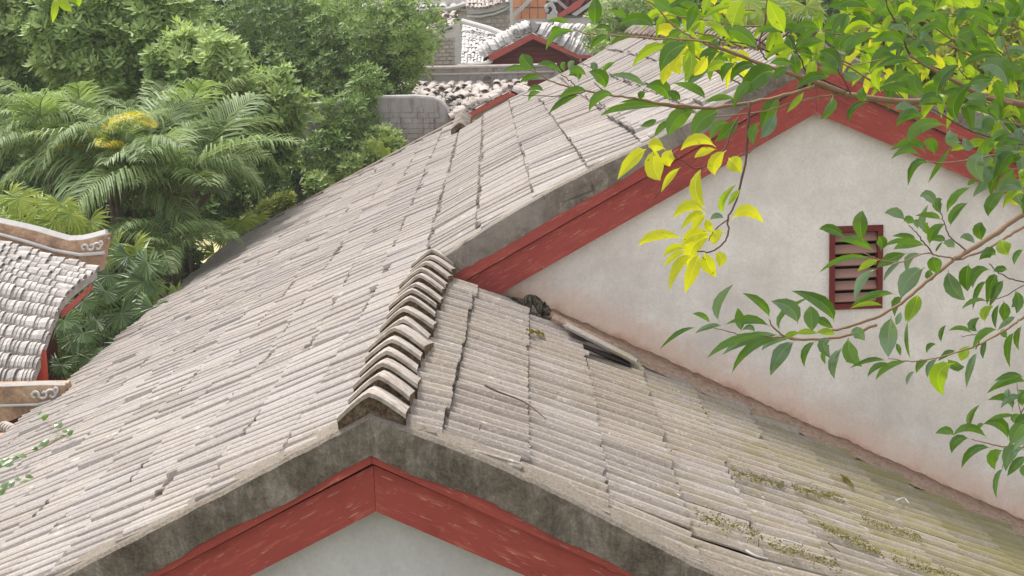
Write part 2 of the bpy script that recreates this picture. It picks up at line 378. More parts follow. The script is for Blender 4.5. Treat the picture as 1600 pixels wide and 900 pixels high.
# left slope, lower part (0 .. -LE) and upper part (0 .. X2)
NL = 12
for i in range(NL):
    e0, e1 = -i*LE/NL-.02, -(i+1)*LE/NL
    if i == 0: e0 = -.05
    y = -.6+rs.uniform(-.2, .2)-(.0 if i < 3 else 0)
    while y < YF:
        big = rs.random()
        add_sheet('L', e0+xr(y), e1+xr(y)+rs.gauss(0, .03), y, rs.randrange(1000), .03, YF-.03, drop=.042+rs.random()**3*.03, dz=(.008 if big > .7 else 0), ty=rs.gauss(0, .008)+(rs.uniform(.02, .042) if big > .7 else 0), tz=rs.gauss(0, .012))
        y += SWL-.012+rs.uniform(-.01, .006)
NU = 7
for i in range(NU):
    e0, e1 = X2-.02-i*(X2-.0)/NU, X2-(i+1)*X2/NU
    y = YB-.5+rs.uniform(-.2, .2)
    while y < YM:
        add_sheet('L', e0+xr(y), e1+xr(y)+rs.gauss(0, .012), y, rs.randrange(1000), YB+.03, YM-.03, drop=.034+(.03 if i in (1, 2, 3) and y < YB+4 else 0)+rs.random()**3*.03, ty=rs.gauss(0, .008)+(.02 if rs.random() > .85 else 0), tz=rs.gauss(0, .01))
        if i in (1, 2) and y < YB+5:      # a second sheet stacked on the first
            add_sheet('L', e0+xr(y), e1+xr(y)+.05+rs.gauss(0, .02), y+.02, rs.randrange(1000), YB+.03, YM-.03, dz=.035, drop=.045, ty=rs.gauss(0, .012), tz=rs.gauss(0, .012))
        y += SWL-.012
def in_view(p):
    d = Vector(p)-CP; zz = d.dot(cf)
    u = 800+FPX*d.dot(cr)/zz; v = 450-FPX*d.dot(cu)/zz
    return -60 < u < 1660 and -60 < v < 960
front = [s for s in sheets if in_view(s[3].translation)]; front.sort(key=lambda s: s[0])
sel = set(id(s) for s in front[:296])
rest = {'L': MB(), 'R': MB()}; restT = {'L': [], 'R': []}
for s in sheets:
    d, side, key, Mx = s
    if id(s) in sel:
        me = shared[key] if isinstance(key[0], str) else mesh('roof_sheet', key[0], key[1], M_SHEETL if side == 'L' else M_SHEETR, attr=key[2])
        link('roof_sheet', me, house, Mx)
    else:
        if isinstance(key[0], str):
            me = shared[key]; V = [v.co for v in me.vertices]; F = [tuple(p.vertices) for p in me.polygons]; T = [q.value for q in me.attributes['tint'].data]
        else: V, F, T = key
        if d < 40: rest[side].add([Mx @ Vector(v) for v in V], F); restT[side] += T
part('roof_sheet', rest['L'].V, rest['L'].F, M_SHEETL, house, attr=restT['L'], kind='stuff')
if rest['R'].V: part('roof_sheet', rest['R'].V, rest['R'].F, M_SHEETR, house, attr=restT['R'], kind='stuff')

# deck under the sheets
b = MB()
def deck(side, xs, ys, th=.05):
    for j in range(len(ys)-1):
        for i in range(len(xs)-1):
            P = []
            for (a, c) in ((0, 0), (1, 0), (1, 1), (0, 1)):
                y = ys[j+c]; x = xs[i+a]+xr(y); P.append((x, y, S(x, y, side)-.02))
            Q = [(p[0], p[1], p[2]-th) for p in P]
            b.add(P+Q, [(0, 1, 2, 3), (7, 6, 5, 4), (0, 4, 5, 1), (1, 5, 6, 2), (2, 6, 7, 3), (3, 7, 4, 0)])
deck('L', [-LE+.05, -3.5, -1.7, 0], [.05, YB, 12, YM, YF-.04]); deck('R', [0, 1.2, 2.4, 6.2], [.05, 1.2, YB+.15]); deck('L', [0, .8, 1.6, 2.4, X2-.01], [YB+.05, 12, YM-.04])
b.build('roof_deck', M_DARK, house)
# far slope of the upper roof, seen only from other places
b = MB(); zt = S(X2+xr(YB), YB, 'L')
XA = X2+.03
b.add([(XA, YB+.03, zt), (XA+4.2, YB+.03, zt-4.2*T4), (XA+4.2, YM, zt-4.2*T4), (XA, YM, zt), (XA, YB+.03, zt-.06), (XA+4.2, YB+.03, zt-4.2*T4-.06), (XA+4.2, YM, zt-4.2*T4-.06), (XA, YM, zt-.06)],
      [(0, 1, 2, 3), (7, 6, 5, 4), (0, 4, 5, 1), (1, 5, 6, 2), (2, 6, 7, 3)])
b.build('back_slope', M_SHEETL, house)

# ridge tiles
def ridge_mesh(seed, W=.175, L=.40, mats=None):
    R = random.Random(seed); V = []; F = []; M = []; n = 12
    w = W*R.uniform(.96, 1.05); h = .135*R.uniform(.92, 1.06); asym = R.uniform(-.012, .012)
    def prof(t, dz, off=0):          # t -1..1
        x = t*w; z = -h*((abs(t)**1.6+.04)**.72-.1); r_ = .0
        return x+asym*(1-abs(t)), z+dz+off
    rows = [(0, .058), (.02, .062), (L*.6, .026), (L, -.005)]
    for (y, dz) in rows:
        for i in range(n+1):
            x, z = prof(-1+2*i/n, dz); V.append((x, y+R.gauss(0, .002), z))
    for r in range(3):
        for i in range(n): F.append((r*(n+1)+i, r*(n+1)+i+1, (r+1)*(n+1)+i+1, (r+1)*(n+1)+i)); M.append(0)
    b = len(V)
    for i in range(n+1):
        x, z = prof(-1+2*i/n, .058, -.024); V.append((x*.99, 0, z))
    for i in range(n): F.append((b+i, b+i+1, i+1, i)); M.append(0)
    b2 = len(V)                       # dark mossy bed below the lip
    for i in range(n+1):
        x, z = prof(-1+2*i/n, .058, -.024); V.append((x*.99, .018, z)); 
    for i in range(n): F.append((b2+i, b2+i+1, b+i+1, b+i)); M.append(1)
    b3 = len(V)
    for i in range(n+1):
        x, z = prof(-1+2*i/n, .0, -.05); V.append((x*.97, .03+R.gauss(0, .004), z-.02+R.gauss(0, .006)))
    for i in range(n): F.append((b3+i, b3+i+1, b2+i+1, b2+i)); M.append(1)
    # side skirts of mortar
    for (i0, sx) in ((0, -1), (n, 1)):
        k = len(V)
        for r, (y, dz) in enumerate(rows):
            v = V[r*(n+1)+i0]; V.append((v[0]-sx*.01, y+.02, v[2]-.07))
        for r in range(3):
            f = (r*(n+1)+i0, (r+1)*(n+1)+i0, k+r+1, k+r); F.append(f if sx > 0 else f[::-1]); M.append(1)
    return mesh('ridge_tile', V, F, (M_RIDGE, M_MOSSM), M)
rt = [ridge_mesh(i) for i in range(5)]
for i in range(16):
    y = .0+i*.312; g_ = random.Random(i)
    link('ridge_tile', rt[i % 5], house, Matrix.Translation((xr(y)+g_.gauss(0, .008), y+g_.gauss(0, .012), .066+g_.gauss(0, .006))) @ Matrix.Rotation(g_.gauss(0, .04), 4, 'Z') @ Matrix.Rotation(g_.gauss(0, .02), 4, 'Y'))
for i in range(11):
    y = YM+.05+i*.35
    link('ridge_tile', rt[i % 5], house, Matrix.Translation((xr(y)-.05, y, .09)))
for i in range(46):
    y = YB+.02+i*.332
    link('ridge_tile', rt[i % 5], house, Matrix.Translation((X2+xr(y), y, S(X2+xr(y), y, 'L')+.10)))

# verge mortar with a slightly wavy outline
def verge(name, X, top, bot, y0, y1, m_, lip=.012, seed=1, hump=.02):
    R = random.Random(seed); n = len(X); V = []; F = []
    wt = [R.gauss(0, .002) for _ in X]; wb = [R.gauss(0, .003) for _ in X]
    for i, x in enumerate(X):
        zt_, zb = top(x)+wt[i], bot(x)+wb[i]
        V += [(x, y0+.004+R.gauss(0, .002), zb), (x, y0+R.gauss(0, .002), (zt_+zb)/2), (x, y0+.002, zt_-.022), (x, y0+.025, zt_-.002), (x, y0+(y1-y0)*.55+R.gauss(0, .006), zt_+.004), (x, y1+R.gauss(0, .012), zt_+.006), (x, y1, zb)]
    k = 7
    for i in range(n-1):
        for j in range(k): F.append((i*k+j, (i+1)*k+j, (i+1)*k+(j+1) % k, i*k+(j+1) % k))
    F.append(tuple(range(k))); F.append(tuple((n-1)*k+j for j in range(k-1, -1, -1)))
    if X[1] < X[0]: F = [f[::-1] for f in F]
    return part(name, V, F, m_, house)
def lin(a, b, n): return [a+(b-a)*i/(n-1) for i in range(n)]
x0 = xr(0)
tA = lambda x: (S(x, 0, 'R') if x > x0 else S(x, 0, 'L'))+.062
lowdrop = lambda x: .200+(.028 if x > x0 else .0)*min(abs(x-x0), 1.2)/1.2+.012*math.sin(x*9)
def apexfn(f): return f
verge('verge_mortar', lin(x0-3.6, x0, 70), tA, lambda x: tA(x)-lowdrop(x)-.03, -.035, .17, M_MORTAR, seed=1)
verge('verge_mortar', lin(x0+.001, x0+3.6, 70), tA, lambda x: tA(x)-lowdrop(x)-.03, -.035, .17, M_MORTAR, seed=2)
def band(name, X, top, bot, y0, y1, m_):
    V = []; F = []
    for x in X: V += [(x, y0, bot(x)), (x, y0, top(x)), (x, y1, top(x)), (x, y1, bot(x))]
    for i in range(len(X)-1):
        for j in range(4): F.append((i*4+j, (i+1)*4+j, (i+1)*4+(j+1) % 4, i*4+(j+1) % 4))
    F.append((0, 1, 2, 3)); e = (len(X)-1)*4; F.append((e+3, e+2, e+1, e))
    if X[1] < X[0]: F = [f[::-1] for f in F]
    return part(name, V, F, m_, house)
def bed(X, s, y0, y1):
    V = []; F = []
    for x in X: z = S(x, y0, s); V += [(x, y0, z-.05), (x, y0, z+.036), (x, y1, z+.026), (x, y1+.02, z-.05)]
    for i in range(len(X)-1):
        for j in range(3): F.append((i*4+j, (i+1)*4+j, (i+1)*4+j+1, i*4+j+1))
    part('verge_bed', V, F, M_MORTAR2, house)
bed(lin(x0-3.6, x0-.02, 24), 'L', .0, .34); bed(lin(x0+.02, x0+3.6, 24), 'R', .0, .34); bed(lin(xr(YB), xr(YB)+X2, 24), 'L', YB+.01, YB+.34)
lowl = lambda x: (-T1*(x0-x) if x < x0 else -T2*(x-x0))+.035
for X in (lin(x0-3.6, x0-.001, 12), lin(x0+.001, x0+3.6, 12)):
    band('red_batten', X, lambda x: lowl(x)-.19, lambda x: lowl(x)-.300-.012*min(1, abs(x-x0)), -.015, .10, M_RED)
    band('bargeboard', X, lambda x: lowl(x)-.328, lambda x: lowl(x)-.585, .04, .075, M_RED)
for X in (lin(x0-3.6, x0-.001, 12), lin(x0+.001, x0+3.6, 12)): band('shadow_strip', X, lambda x: lowl(x)-.27, lambda x: lowl(x)-.35, .078, .10, M_DARK)  # dark strip added behind the slit to draw the batten's shadow line
# gable wall of the lower roof
part('gable_wall', *(lambda P: ([(p[0], .2, p[1]) for p in P]+[(p[0], .32, p[1]) for p in P], [(0, 1, 2, 3, 4), (9, 8, 7, 6, 5)]+[(i, i+5, (i+1) % 5+5, (i+1) % 5) for i in range(5)]))(
    [(-5.0, GZ), (5.6, GZ), (5.6, -5.6*T2-.1), (x0, -.08), (-5.0, -5.0*T1-.1)]), M_WALL_SHADED, house)
# upper gable
xa = X2+xr(YB); apz = S(xa, YB, 'L')
upt = lambda x: (S(x, YB+.01, 'L') if x <= xa else apz-T4*(x-xa))+.062
upl = lambda x: (T3*(x-xr(YB)) if x <= xa else T3*X2-T4*(x-xa))
verge('verge_mortar', lin(xr(YB)-.06, xa, 60), upt, lambda x: upl(x)-.205+.008*math.sin(x*7), YB-.03, YB+.17, M_MORTAR2, seed=3)
verge('verge_mortar', lin(xa+.001, xa+3.9, 60), upt, lambda x: upl(x)-.18, YB-.03, YB+.17, M_MORTAR2, seed=4)
for X in (lin(xr(YB)+.0, xa-.001, 8), lin(xa+.001, xa+3.9, 8)):
    band('red_batten', X, lambda x: upl(x)-.17, lambda x: upl(x)-.290-.012*min(1, abs(x-xa)), YB-.02, YB+.09, M_RED)
    band('bargeboard', X, lambda x: upl(x)-.318, lambda x: upl(x)-.593, YB+.03, YB+.06, M_RED)
YW = YB+.15
P = [(-.3, -1.2), (9, -5), (9, upl(9)-.1), (xa, upl(xa)-.06), (.1, upl(.1)-.06), (-.3, upl(-.3)-.1)]
n_ = len(P)
# wall built as a frame round the vent opening
vc = [at(1290, 357, 1), at(1378, 349, 1), at(1381, 479, 1), at(1301, 486, 1)]
def on_y(u, v, y): d = ray(u, v); return CP+d*((y-CP.y)/d.y)
vq = [on_y(1290, 357, YW), on_y(1376, 348, YW), on_y(1381, 479, YW), on_y(1301, 485, YW)]
vx0 = sum(p.x for p in (vq[0], vq[3]))/2; vx1 = (vq[1].x+vq[2].x)/2; vz1 = (vq[0].z+vq[1].z)/2; vz0 = (vq[2].z+vq[3].z)/2
hx0, hx1, hz0, hz1 = vx0+.03, vx1-.03, vz0+.03, vz1-.03
b = MB()
def up_(x): return upl(x)-.06
def lo_(x): return -T2*x-.35
def wallpoly(pts): b.prism(pts, YW, YW+.12)
wallpoly([(-.15, lo_(-.15)), (hx0, lo_(hx0)), (hx0, min(up_(hx0), up_(hx0))), (-.15, up_(-.15))])
wallpoly([(hx0, lo_(hx0)), (hx1, lo_(hx1)), (hx1, hz0), (hx0, hz0)])
if hx0 < xa < hx1: wallpoly([(hx0, hz1), (hx1, hz1), (hx1, up_(hx1)), (xa, up_(xa)), (hx0, up_(hx0))])
else: wallpoly([(hx0, hz1), (hx1, hz1), (hx1, up_(hx1)), (hx0, up_(hx0))])
if hx1 < xa: wallpoly([(hx1, lo_(hx1)), (9, lo_(9)), (9, up_(9)), (xa, up_(xa)), (hx1, up_(hx1))])
else: wallpoly([(hx1, lo_(hx1)), (9, lo_(9)), (9, up_(9)), (hx1, up_(hx1))])
b.build('gable_wall', M_WALL, house, label='upper white stucco gable wall stained orange along its foot')
# vent
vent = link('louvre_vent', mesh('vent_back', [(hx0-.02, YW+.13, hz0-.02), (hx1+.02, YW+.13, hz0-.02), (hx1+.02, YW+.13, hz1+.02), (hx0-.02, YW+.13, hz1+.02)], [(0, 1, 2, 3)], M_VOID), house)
def vpart(name, mb, m_):
    o = bpy.data.objects.new(name, mesh(name, mb.V, mb.F, m_)); COL.objects.link(o); o.parent = vent
    o.matrix_parent_inverse = Matrix.Identity(4); o.matrix_basis = Matrix.Identity(4); 
    o.matrix_basis = Matrix.Identity(4); return o
fr = MB(); a_ = .045
yF0, yF1 = YW-.025, YW+.06
for (p, q) in (((vx0, vz0), (vx0+a_, vz1)), ((vx1-a_, vz0), (vx1, vz1)), ((vx0+a_, vz0), (vx1-a_, vz0+a_)), ((vx0+a_, vz1-a_*1.1), (vx1-a_, vz1))):
    fr.box(((p[0]+q[0])/2, (yF0+yF1)/2, (p[1]+q[1])/2), ((q[0]-p[0])/2, (yF1-yF0)/2, (q[1]-p[1])/2))
vpart('frame', fr, M_DKRED)
ns = 6; hh = (vz1-vz0-2*a_)/ns
for i in range(ns):
    s_ = MB(); s_.box(((vx0+vx1)/2, YW+.035, vz0+a_+hh*(i+.45)), ((vx1-vx0)/2-a_+.001, .042, .008), Matrix.Rotation(math.radians(52+random.uniform(-4, 4)), 3, 'X'))
    vpart('slat', s_, M_SLAT)
# clay fillet where the lower right slope meets the wall
V = []; F = []; R_ = random.Random(5); nX = 110
for i in range(nX):
    x = .98+i*5.0/nX; wv = .06*math.sin(x*2.3)+R_.gauss(0, .015); z = S(x, YB, 'R')
    V += [(x, YB-.22+wv*1.5-.015*x, z+.045), (x, YB-.12+wv*.6, z+.085+R_.gauss(0, .006)), (x, YW+.005, z+.10+R_.gauss(0, .006)), (x, YW+.01, z-.1)]
for i in range(nX-1):
    for j in range(3): F.append((i*4+j, (i+1)*4+j, (i+1)*4+j+1, i*4+j+1))
part('clay_fillet', V, F, M_DIRT, house, smooth=True)
# eave boards and side walls
b = MB(); b.prism([(-LE+xr(2)-.02, -LE*T1-.09), (-LE+xr(2)+.02, -LE*T1-.09), (-LE+xr(2)+.02, -LE*T1-.0), (-LE+xr(2)-.02, -LE*T1-.0)], .1, YM)
b.build('eave_board', M_DARK, house)
b = MB(); b.box((-LE+.6, YF/2, (GZ-2.45)/2), (.1, YF/2-.3, (-2.45-GZ)/2)); b.build('side_wall', M_WALL, house)
b = MB(); b.prism([(-4.6, GZ), (5, GZ), (5, -2.4), (0, -.06), (-4.6, -2.3)], YF-.5, YF-.38); b.build('back_wall', M_WALL, house)
# far verge edge of the extension (dark mossy rim)
ff = lambda x: T1*(x-xr(YF))+.05
vv = verge('verge_mortar', lin(xr(YF)-LE, xr(YF), 30), ff, lambda x: ff(x)-.14, YF-.10, YF+.05, M_MORTAR, seed=8)
f2 = lambda x: S(x, YM, 'L')+.05
verge('verge_mortar', lin(xr(YM)+.05, xr(YM)+X2, 24), f2, lambda x: f2(x)-.16, YM-.10, YM+.05, M_MORTAR, seed=9)

# moss rolls lying in valleys of the lower right slope and bits of litter
moss = [((1145, 735), (1228, 757), 5), ((1085, 800), (1190, 833), 6), ((1238, 758), (1318, 778), 5), ((1348, 808), (1440, 838), 6), ((1280, 818), (1378, 862), 6), ((1200, 846), (1312, 880), 6), ((1318, 745), (1330, 752), 4), ((905, 527), (960, 540), 0), ((822, 513), (850, 520), 3), ((1095, 630), (1104, 645), 5), ((1395, 872), (1500, 900), 6)]
def on_roofR(u, v, lift=0):
    d = ray(u, v); n = Vector((T2, 0, 1)); p0 = Vector((xr(2), 0, lift)); t = (p0-CP).dot(n)/d.dot(n); return CP+d*t
for (a, c, r) in moss:
    if r == 0: continue
    A, B = on_roofR(*a, .045), on_roofR(*c, .045); nn = 16; mm = MB(); R_ = random.Random(a[0])
    mm = MB()
    for q in range(420):
        t = R_.random(); ww = (.014+.085*abs(math.sin(t*9+a[0])))*r/6; p = A.lerp(B, t)+Vector((0, R_.gauss(0, ww), -.012-.5*abs(0))); s_ = R_.uniform(.003, .008)
        mm.add([p+Vector((-s_, -s_*.7, 0)), p+Vector((s_, -s_*.6, 0)), p+Vector((0, s_, 0)), p+Vector((R_.uniform(-.3, .3)*s_, 0, s_*R_.uniform(.5, 1.3)))], [(0, 1, 3), (1, 2, 3), (2, 0, 3)])
    tag(mm.build('moss_patch', M_MOSS, house), kind='stuff')
# ---------------------------------------------------------------- pavilion and old houses
def m_tile(g, a=(.27, .245, .225), b=(.50, .465, .435), dk=(.13, .11, .095)):
    co = g.co('World'); n = g.noise(co, 5, 6, .7); f = g.noise(co, 40, 4, .7)
    c = g.mix(g.rnd(), a, b); c = g.mix(g.math('MULTIPLY', g.ramp(n, [(.4, 0), (.62, 1)]), .6), c, (.62, .57, .53))
    c = g.mix(g.math('MULTIPLY', g.ramp(f, [(.52, 0), (.7, 1)]), .5), c, dk); g.bump(f, .5, .01); return c
M_TILE = mat('grey_clay_tile', m_tile, .9, .15)
M_TILEO = mat('old_clay_tile', lambda g: m_tile(g, (.24, .19, .165), (.48, .41, .37), (.17, .135, .12)), .9, .15)
M_TILEW = mat('pale_clay_tile', lambda g: m_tile(g, (.36, .34, .33), (.58, .56, .54), (.34, .32, .31)), .9, .15)
def m_coping(g):
    co = g.co('World'); n = g.noise(co, 3.5, 8, .75); f = g.noise(co, 25, 6, .8)
    c = g.ramp(n, [(.34, (.20, .15, .12)), (.48, (.46, .29, .18)), (.58, (.56, .39, .26)), (.7, (.48, .42, .36))])
    c = g.mix(g.math('MULTIPLY', g.ramp(f, [(.45, 0), (.6, 1)]), .5), c, (.22, .16, .12)); g.bump(f, .5, .02); return c
M_COP = mat('ochre_plaster', m_coping, .95, .1)
M_PALE = mat('pale_plaster', lambda g: g.mix(g.noise(g.co('World'), 8, 7, .75), (.38, .36, .34), (.70, .68, .66)), .9, .1)
M_GREYW = mat('grey_block_wall', lambda g: (lambda n, st: g.mix(g.math('MULTIPLY', st, .7), g.mix(n, (.24, .205, .19), (.56, .53, .52)), (.12, .095, .085)))(g.noise(g.co('World'), 2.2, 8, .75), g.ramp(g.noise(g.co('World', (3, 3, .5)), 1.8, 6, .7), [(.5, 0), (.65, 1)])), .95, .1)
M_BRICK = mat('grey_brick', lambda g: g.mix(g.noise(g.co('World'), 20, 5, .7), g.mix(g.rnd(), (.24, .19, .155), (.42, .36, .30)), (.5, .44, .38)), .95, .1)
M_MORT2 = mat('brick_mortar', lambda g: g.mix(g.noise(g.co('World'), 12, 6, .7), (.46, .41, .37), (.72, .67, .62)), .95, .1)
M_ORANGE = mat('orange_wood', lambda g: g.mix(g.noise(g.co('World', (9, 1, 1)), 4, 6, .7), (.62, .22, .11), (.74, .38, .2)), .8, .1)
M_REDCOL = mat('red_column', lambda g: g.mix(g.noise(g.co('World'), 6, 6, .7), (.38, .04, .02), (.5, .075, .035)), .6, .2)

def bp(pts, D0, D1=None, mi=0, mb=None):
    """solid whose front face has the outline pts (photo pixels) at distance D0, running back to D1"""
    D1 = D1 or D0+.25; mb = mb or MB()
    A = [at(p[0], p[1], D0) for p in pts]; mb.prism([(a.x, a.z) for a in A], A[0].y, A[0].y+(D1-D0), mi); return mb
TM = {}
def tile_mesh(mt, n=7, th=.10):
    """unit barrel tile: x along the slope 0..1, y -1..1 across, z up; lower lip thick"""
    if mt.name in TM: return TM[mt.name]
    V = []; F = []
    for (x, s, lift) in ((0, .86, 0), (1, 1.0, .12)):
        for i in range(n):
            a = math.pi*i/(n-1); V.append((x, -math.cos(a)*s, math.sin(a)*.8*s+lift))
    for i in range(n):
        a = math.pi*i/(n-1); V.append((1, -math.cos(a)*(1-th*1.6), math.sin(a)*.8*(1-th*1.6)+.12-.02))
    for i in range(n-1): F += [(i, n+i, n+i+1, i+1), (n+i, 2*n+i, 2*n+i+1, n+i+1)]
    TM[mt.name] = mesh('roof_tile', V, F, mt); return TM[mt.name]
def tile_roof(parent, rowsL, rowsR, ncol, mt, lap=1.6, seed=0, jit=.02, limit=290, sag=0.0, name='roof_tile', pan=None, hgt=1.0, mess=0, count=[0]):
    """rowsL/rowsR: lists of points (upper ends and lower ends of the barrels, same length = barrel boundaries)"""
    R = random.Random(seed); me = tile_mesh(mt); n = len(rowsL)-1; k = 0
    extra = MB(); P0 = []; 
    for j in range(n):
        a = (rowsL[j]+rowsL[j+1])/2; b_ = (rowsR[j]+rowsR[j+1])/2
        wa = (rowsL[j+1]-rowsL[j]).length/2; wb = (rowsR[j+1]-rowsR[j]).length/2
        across = ((rowsL[j+1]-rowsL[j]).normalized()+(rowsR[j+1]-rowsR[j]).normalized()).normalized()
        ex = (b_-a).normalized(); across = (across-ex*across.dot(ex)).normalized(); ez = ex.cross(across)
        if ez.z < 0: across = -across; ez = -ez
        L = (b_-a).length/ncol
        for i in range(ncol):
            t = i/ncol; p = a.lerp(b_, t)+ez*(-sag*math.sin(math.pi*(t))+R.gauss(0, jit*.25)); w_ = (wa+(wb-wa)*t)*R.uniform(.8, .98)
            Mx = Matrix.Translation(p) @ Matrix((ex, across, ez)).transposed().to_4x4() @ Matrix.Rotation(R.gauss(0, jit+mess), 4, 'Z') @ Matrix.Rotation(R.gauss(0, jit+mess*.5), 4, 'Y') @ Matrix.Diagonal((L*lap, w_, w_*hgt, 1))
            if k < limit: link(name, me, parent, Mx)
            else: extra.add([Mx @ v.co for v in me.vertices], [tuple(q.vertices) for q in me.polygons])
            k += 1
    if extra.V: tag(extra.build(name, mt, parent), kind='stuff')
    # bedding under the tiles
    V = []; F = []
    for j in range(n+1): V += [rowsL[j]-Vector((0, 0, .03)), rowsR[j]-Vector((0, 0, .03)), rowsL[j]-Vector((0, 0, .14)), rowsR[j]-Vector((0, 0, .14))]
    for j in range(n): F += [(4*j, 4*j+1, 4*j+5, 4*j+4), (4*j+2, 4*j+6, 4*j+7, 4*j+3), (4*j, 4*j+4, 4*j+6, 4*j+2), (4*j+1, 4*j+3, 4*j+7, 4*j+5)]
    part('tile_bed', V, F, pan or mt, parent)
def scroll(mb, D, cx, cy, s, flip=1, r=.02):
    def arc(x, y, rad, a0, a1, n=14, sp=.75):
        return [at(cx+flip*s*(x+rad*(1-sp*i/n)*math.cos(a0+(a1-a0)*i/n)), cy-s*(y+rad*(1-sp*i/n)*math.sin(a0+(a1-a0)*i/n)), D) for i in range(n+1)]
    for (x, y, rad, a0, a1) in ((-1.6, 0, .75, 0, 5.2), (-.2, .25, .8, 3.4, 8.8), (1.1, .15, .9, 2.6, -2.8), (1.6, .9, .5, -1.2, 3.6)):
        mb.tube(arc(x, y, rad, a0, a1), r, 5)

pav = empty('temple_pavilion', at(20, 700, 21).xy.to_3d()+Vector((0, 0, GZ)), label='old pavilion at the left edge with grey barrel tiled roof and upturned ridge end', cat='pavilion')
xR = [50, 53, 62, 68, 75, 82, 90, 95, 103, 112, 122, 132, 142, 151]
yR = [603, 582, 560, 540, 520, 500, 482, 470, 460, 450, 442, 434, 427, 421]
yL = [604, 572, 548, 523, 503, 483, 461, 436, 421, 410, 400, 391, 382, 374]
DD = [18.2+i*.29 for i in range(14)]
RL = [at(-60, yL[i]-(yR[i]-yL[i])/xR[i]*60*.8, DD[i]) for i in range(14)]; RR = [at(xR[i], yR[i], DD[i]) for i in range(14)]
tile_roof(pav, RL, RR, 20, M_TILE, lap=1.5, seed=3, jit=.03, sag=.05)
top = [(-60, 335), (0, 349), (38, 357), (62, 363), (85, 370), (110, 377), (132, 376), (150, 372), (168, 367)]
bot = [(157, 424), (113, 412), (62, 406), (25, 391), (0, 378), (-60, 352)]
bp(top+bot, 22.1, 22.35).build('ridge_beam', M_COP, pav)
mid = [(-60, 352), (0, 366), (40, 377), (85, 391), (125, 398), (163, 395)]
b = MB(); b.tube([at(u, v, 22.06) for u, v in mid], .03, 6); b.tube([at(u, v-1, 22.2) for u, v in top], .09, 6); b.build('ridge_moulding', M_PALE, pav)
b = MB(); scroll(b, 22.05, 144, 387, 8, 1, .018); b.build('scroll_ornament', M_PALE, pav)
bp([(95, 486), (141, 446), (142, 453), (97, 497)], 20.0, 20.12).build('fascia_board', M_RED2, pav)
b = MB(); b.tube([at(62, 548, 18.9), at(66, 610, 18.9), at(70, 700, 18.9)], [.085, .095, .10], 14); b.build('column', M_REDCOL, pav, smooth=True)
b = MB(); A = at(-60, 520, 21.5); B = at(45, 470, 23.5); b.box(((A.x+B.x)/2-.6, (A.y+B.y)/2, (GZ-2.9)/2), (1.0, 1.6, (-2.9-GZ)/2)); b.build('wall', M_DKRED, pav)
# near coping with its ornament and the end of the lower roof
cop = empty('tiled_wall_coping', at(0, 720, 17).xy.to_3d()+Vector((0, 0, GZ)), label='ochre plastered wall top with white scroll ornament at lower left beside the corrugated roof', cat='wall')
bp([(-60, 603), (0, 604), (70, 602), (101, 602), (103, 610), (97, 620), (60, 634), (30, 652), (10, 660), (-60, 664)], 17.4, 17.65).build('ridge_beam', M_COP, cop)
b = MB(); b.tube([at(u, v, 17.45) for u, v in ((-60, 603), (0, 604), (70, 601), (103, 602))], .045, 6); b.tube([at(u, v, 17.36) for u, v in ((-60, 634), (0, 634), (60, 632), (80, 626))], .018, 6); b.build('ridge_moulding', M_PALE, cop)
b = MB(); scroll(b, 17.36, 70, 618, 10, 1, .017); b.build('scroll_ornament', M_PALE, cop)
for k in range(9):
    P = [at(8+k*4+q*10*math.cos(a_), 674+k*1.5-q*14*math.sin(a_), 16.9-k*.05) for q in (1,) for a_ in (3.0, 2.5, 2.0, 1.5, 1.0, .6)]
    b = MB(); b.tube(P, .022, 5); b.build('roof_tile', M_TILEO, cop, smooth=True)
b = MB(); A = at(-20, 680, 17.6); b.box((A.x+.1, A.y+.1, (GZ-3.0)/2), (.9, .12, (-3.0-GZ)/2)); b.build('wall', M_COP, cop)

# grey wall with a rounded coping
def wall_solid(pts, D0, D1, m_, parent, name='wall', **k): return tag(bp(pts, D0, D1).build(name, m_, parent), **k)
gw = empty('garden_wall', at(640, 330, 35.2).xy.to_3d()+Vector((0, 0, GZ)), label='stained grey block wall with a rounded pale coping behind the corrugated roof', cat='wall')
gtop = [(470, 166), (560, 155), (600, 152), (650, 151), (676, 153), (690, 159), (698, 168), (701, 182)]
gb = at(640, 300, 35)
A = [at(u, v+3, 35) for u, v in gtop]; b = MB(); pts = [(a.x, a.z) for a in A]+[(A[-1].x+.03, GZ), (A[0].x, GZ)]
b.prism(pts, A[0].y, A[0].y+.3); b.build('wall', M_GREYW, gw)
b = MB(); b.tube([at(u, v, 35.1) for u, v in gtop+[(702, 200), (703, 240)]], .055, 7); b.build('coping', M_PALE, gw, smooth=True)
k = 0; R_ = random.Random(4)
for r in range(9):
    for c in range(13):
        u = 478+c*17.5+(8 if r % 2 else 0); v = 172+r*8.2
        if u > 692 or (u > 685 and v < 176): continue
        p = at(u, v, 34.99); q = MB() if k == 0 else None
        if k == 0:
            q.box((0, 0, 0), (.135, .02, .062)); bm_ = mesh('block', q.V, q.F, M_GREYW)
        link('block', bm_, gw, Matrix.Translation((p.x, p.y+.004+R_.uniform(0, .006), p.z)) @ Matrix.Diagonal((R_.uniform(.93, 1.02), 1, R_.uniform(.9, 1.02), 1))); k += 1

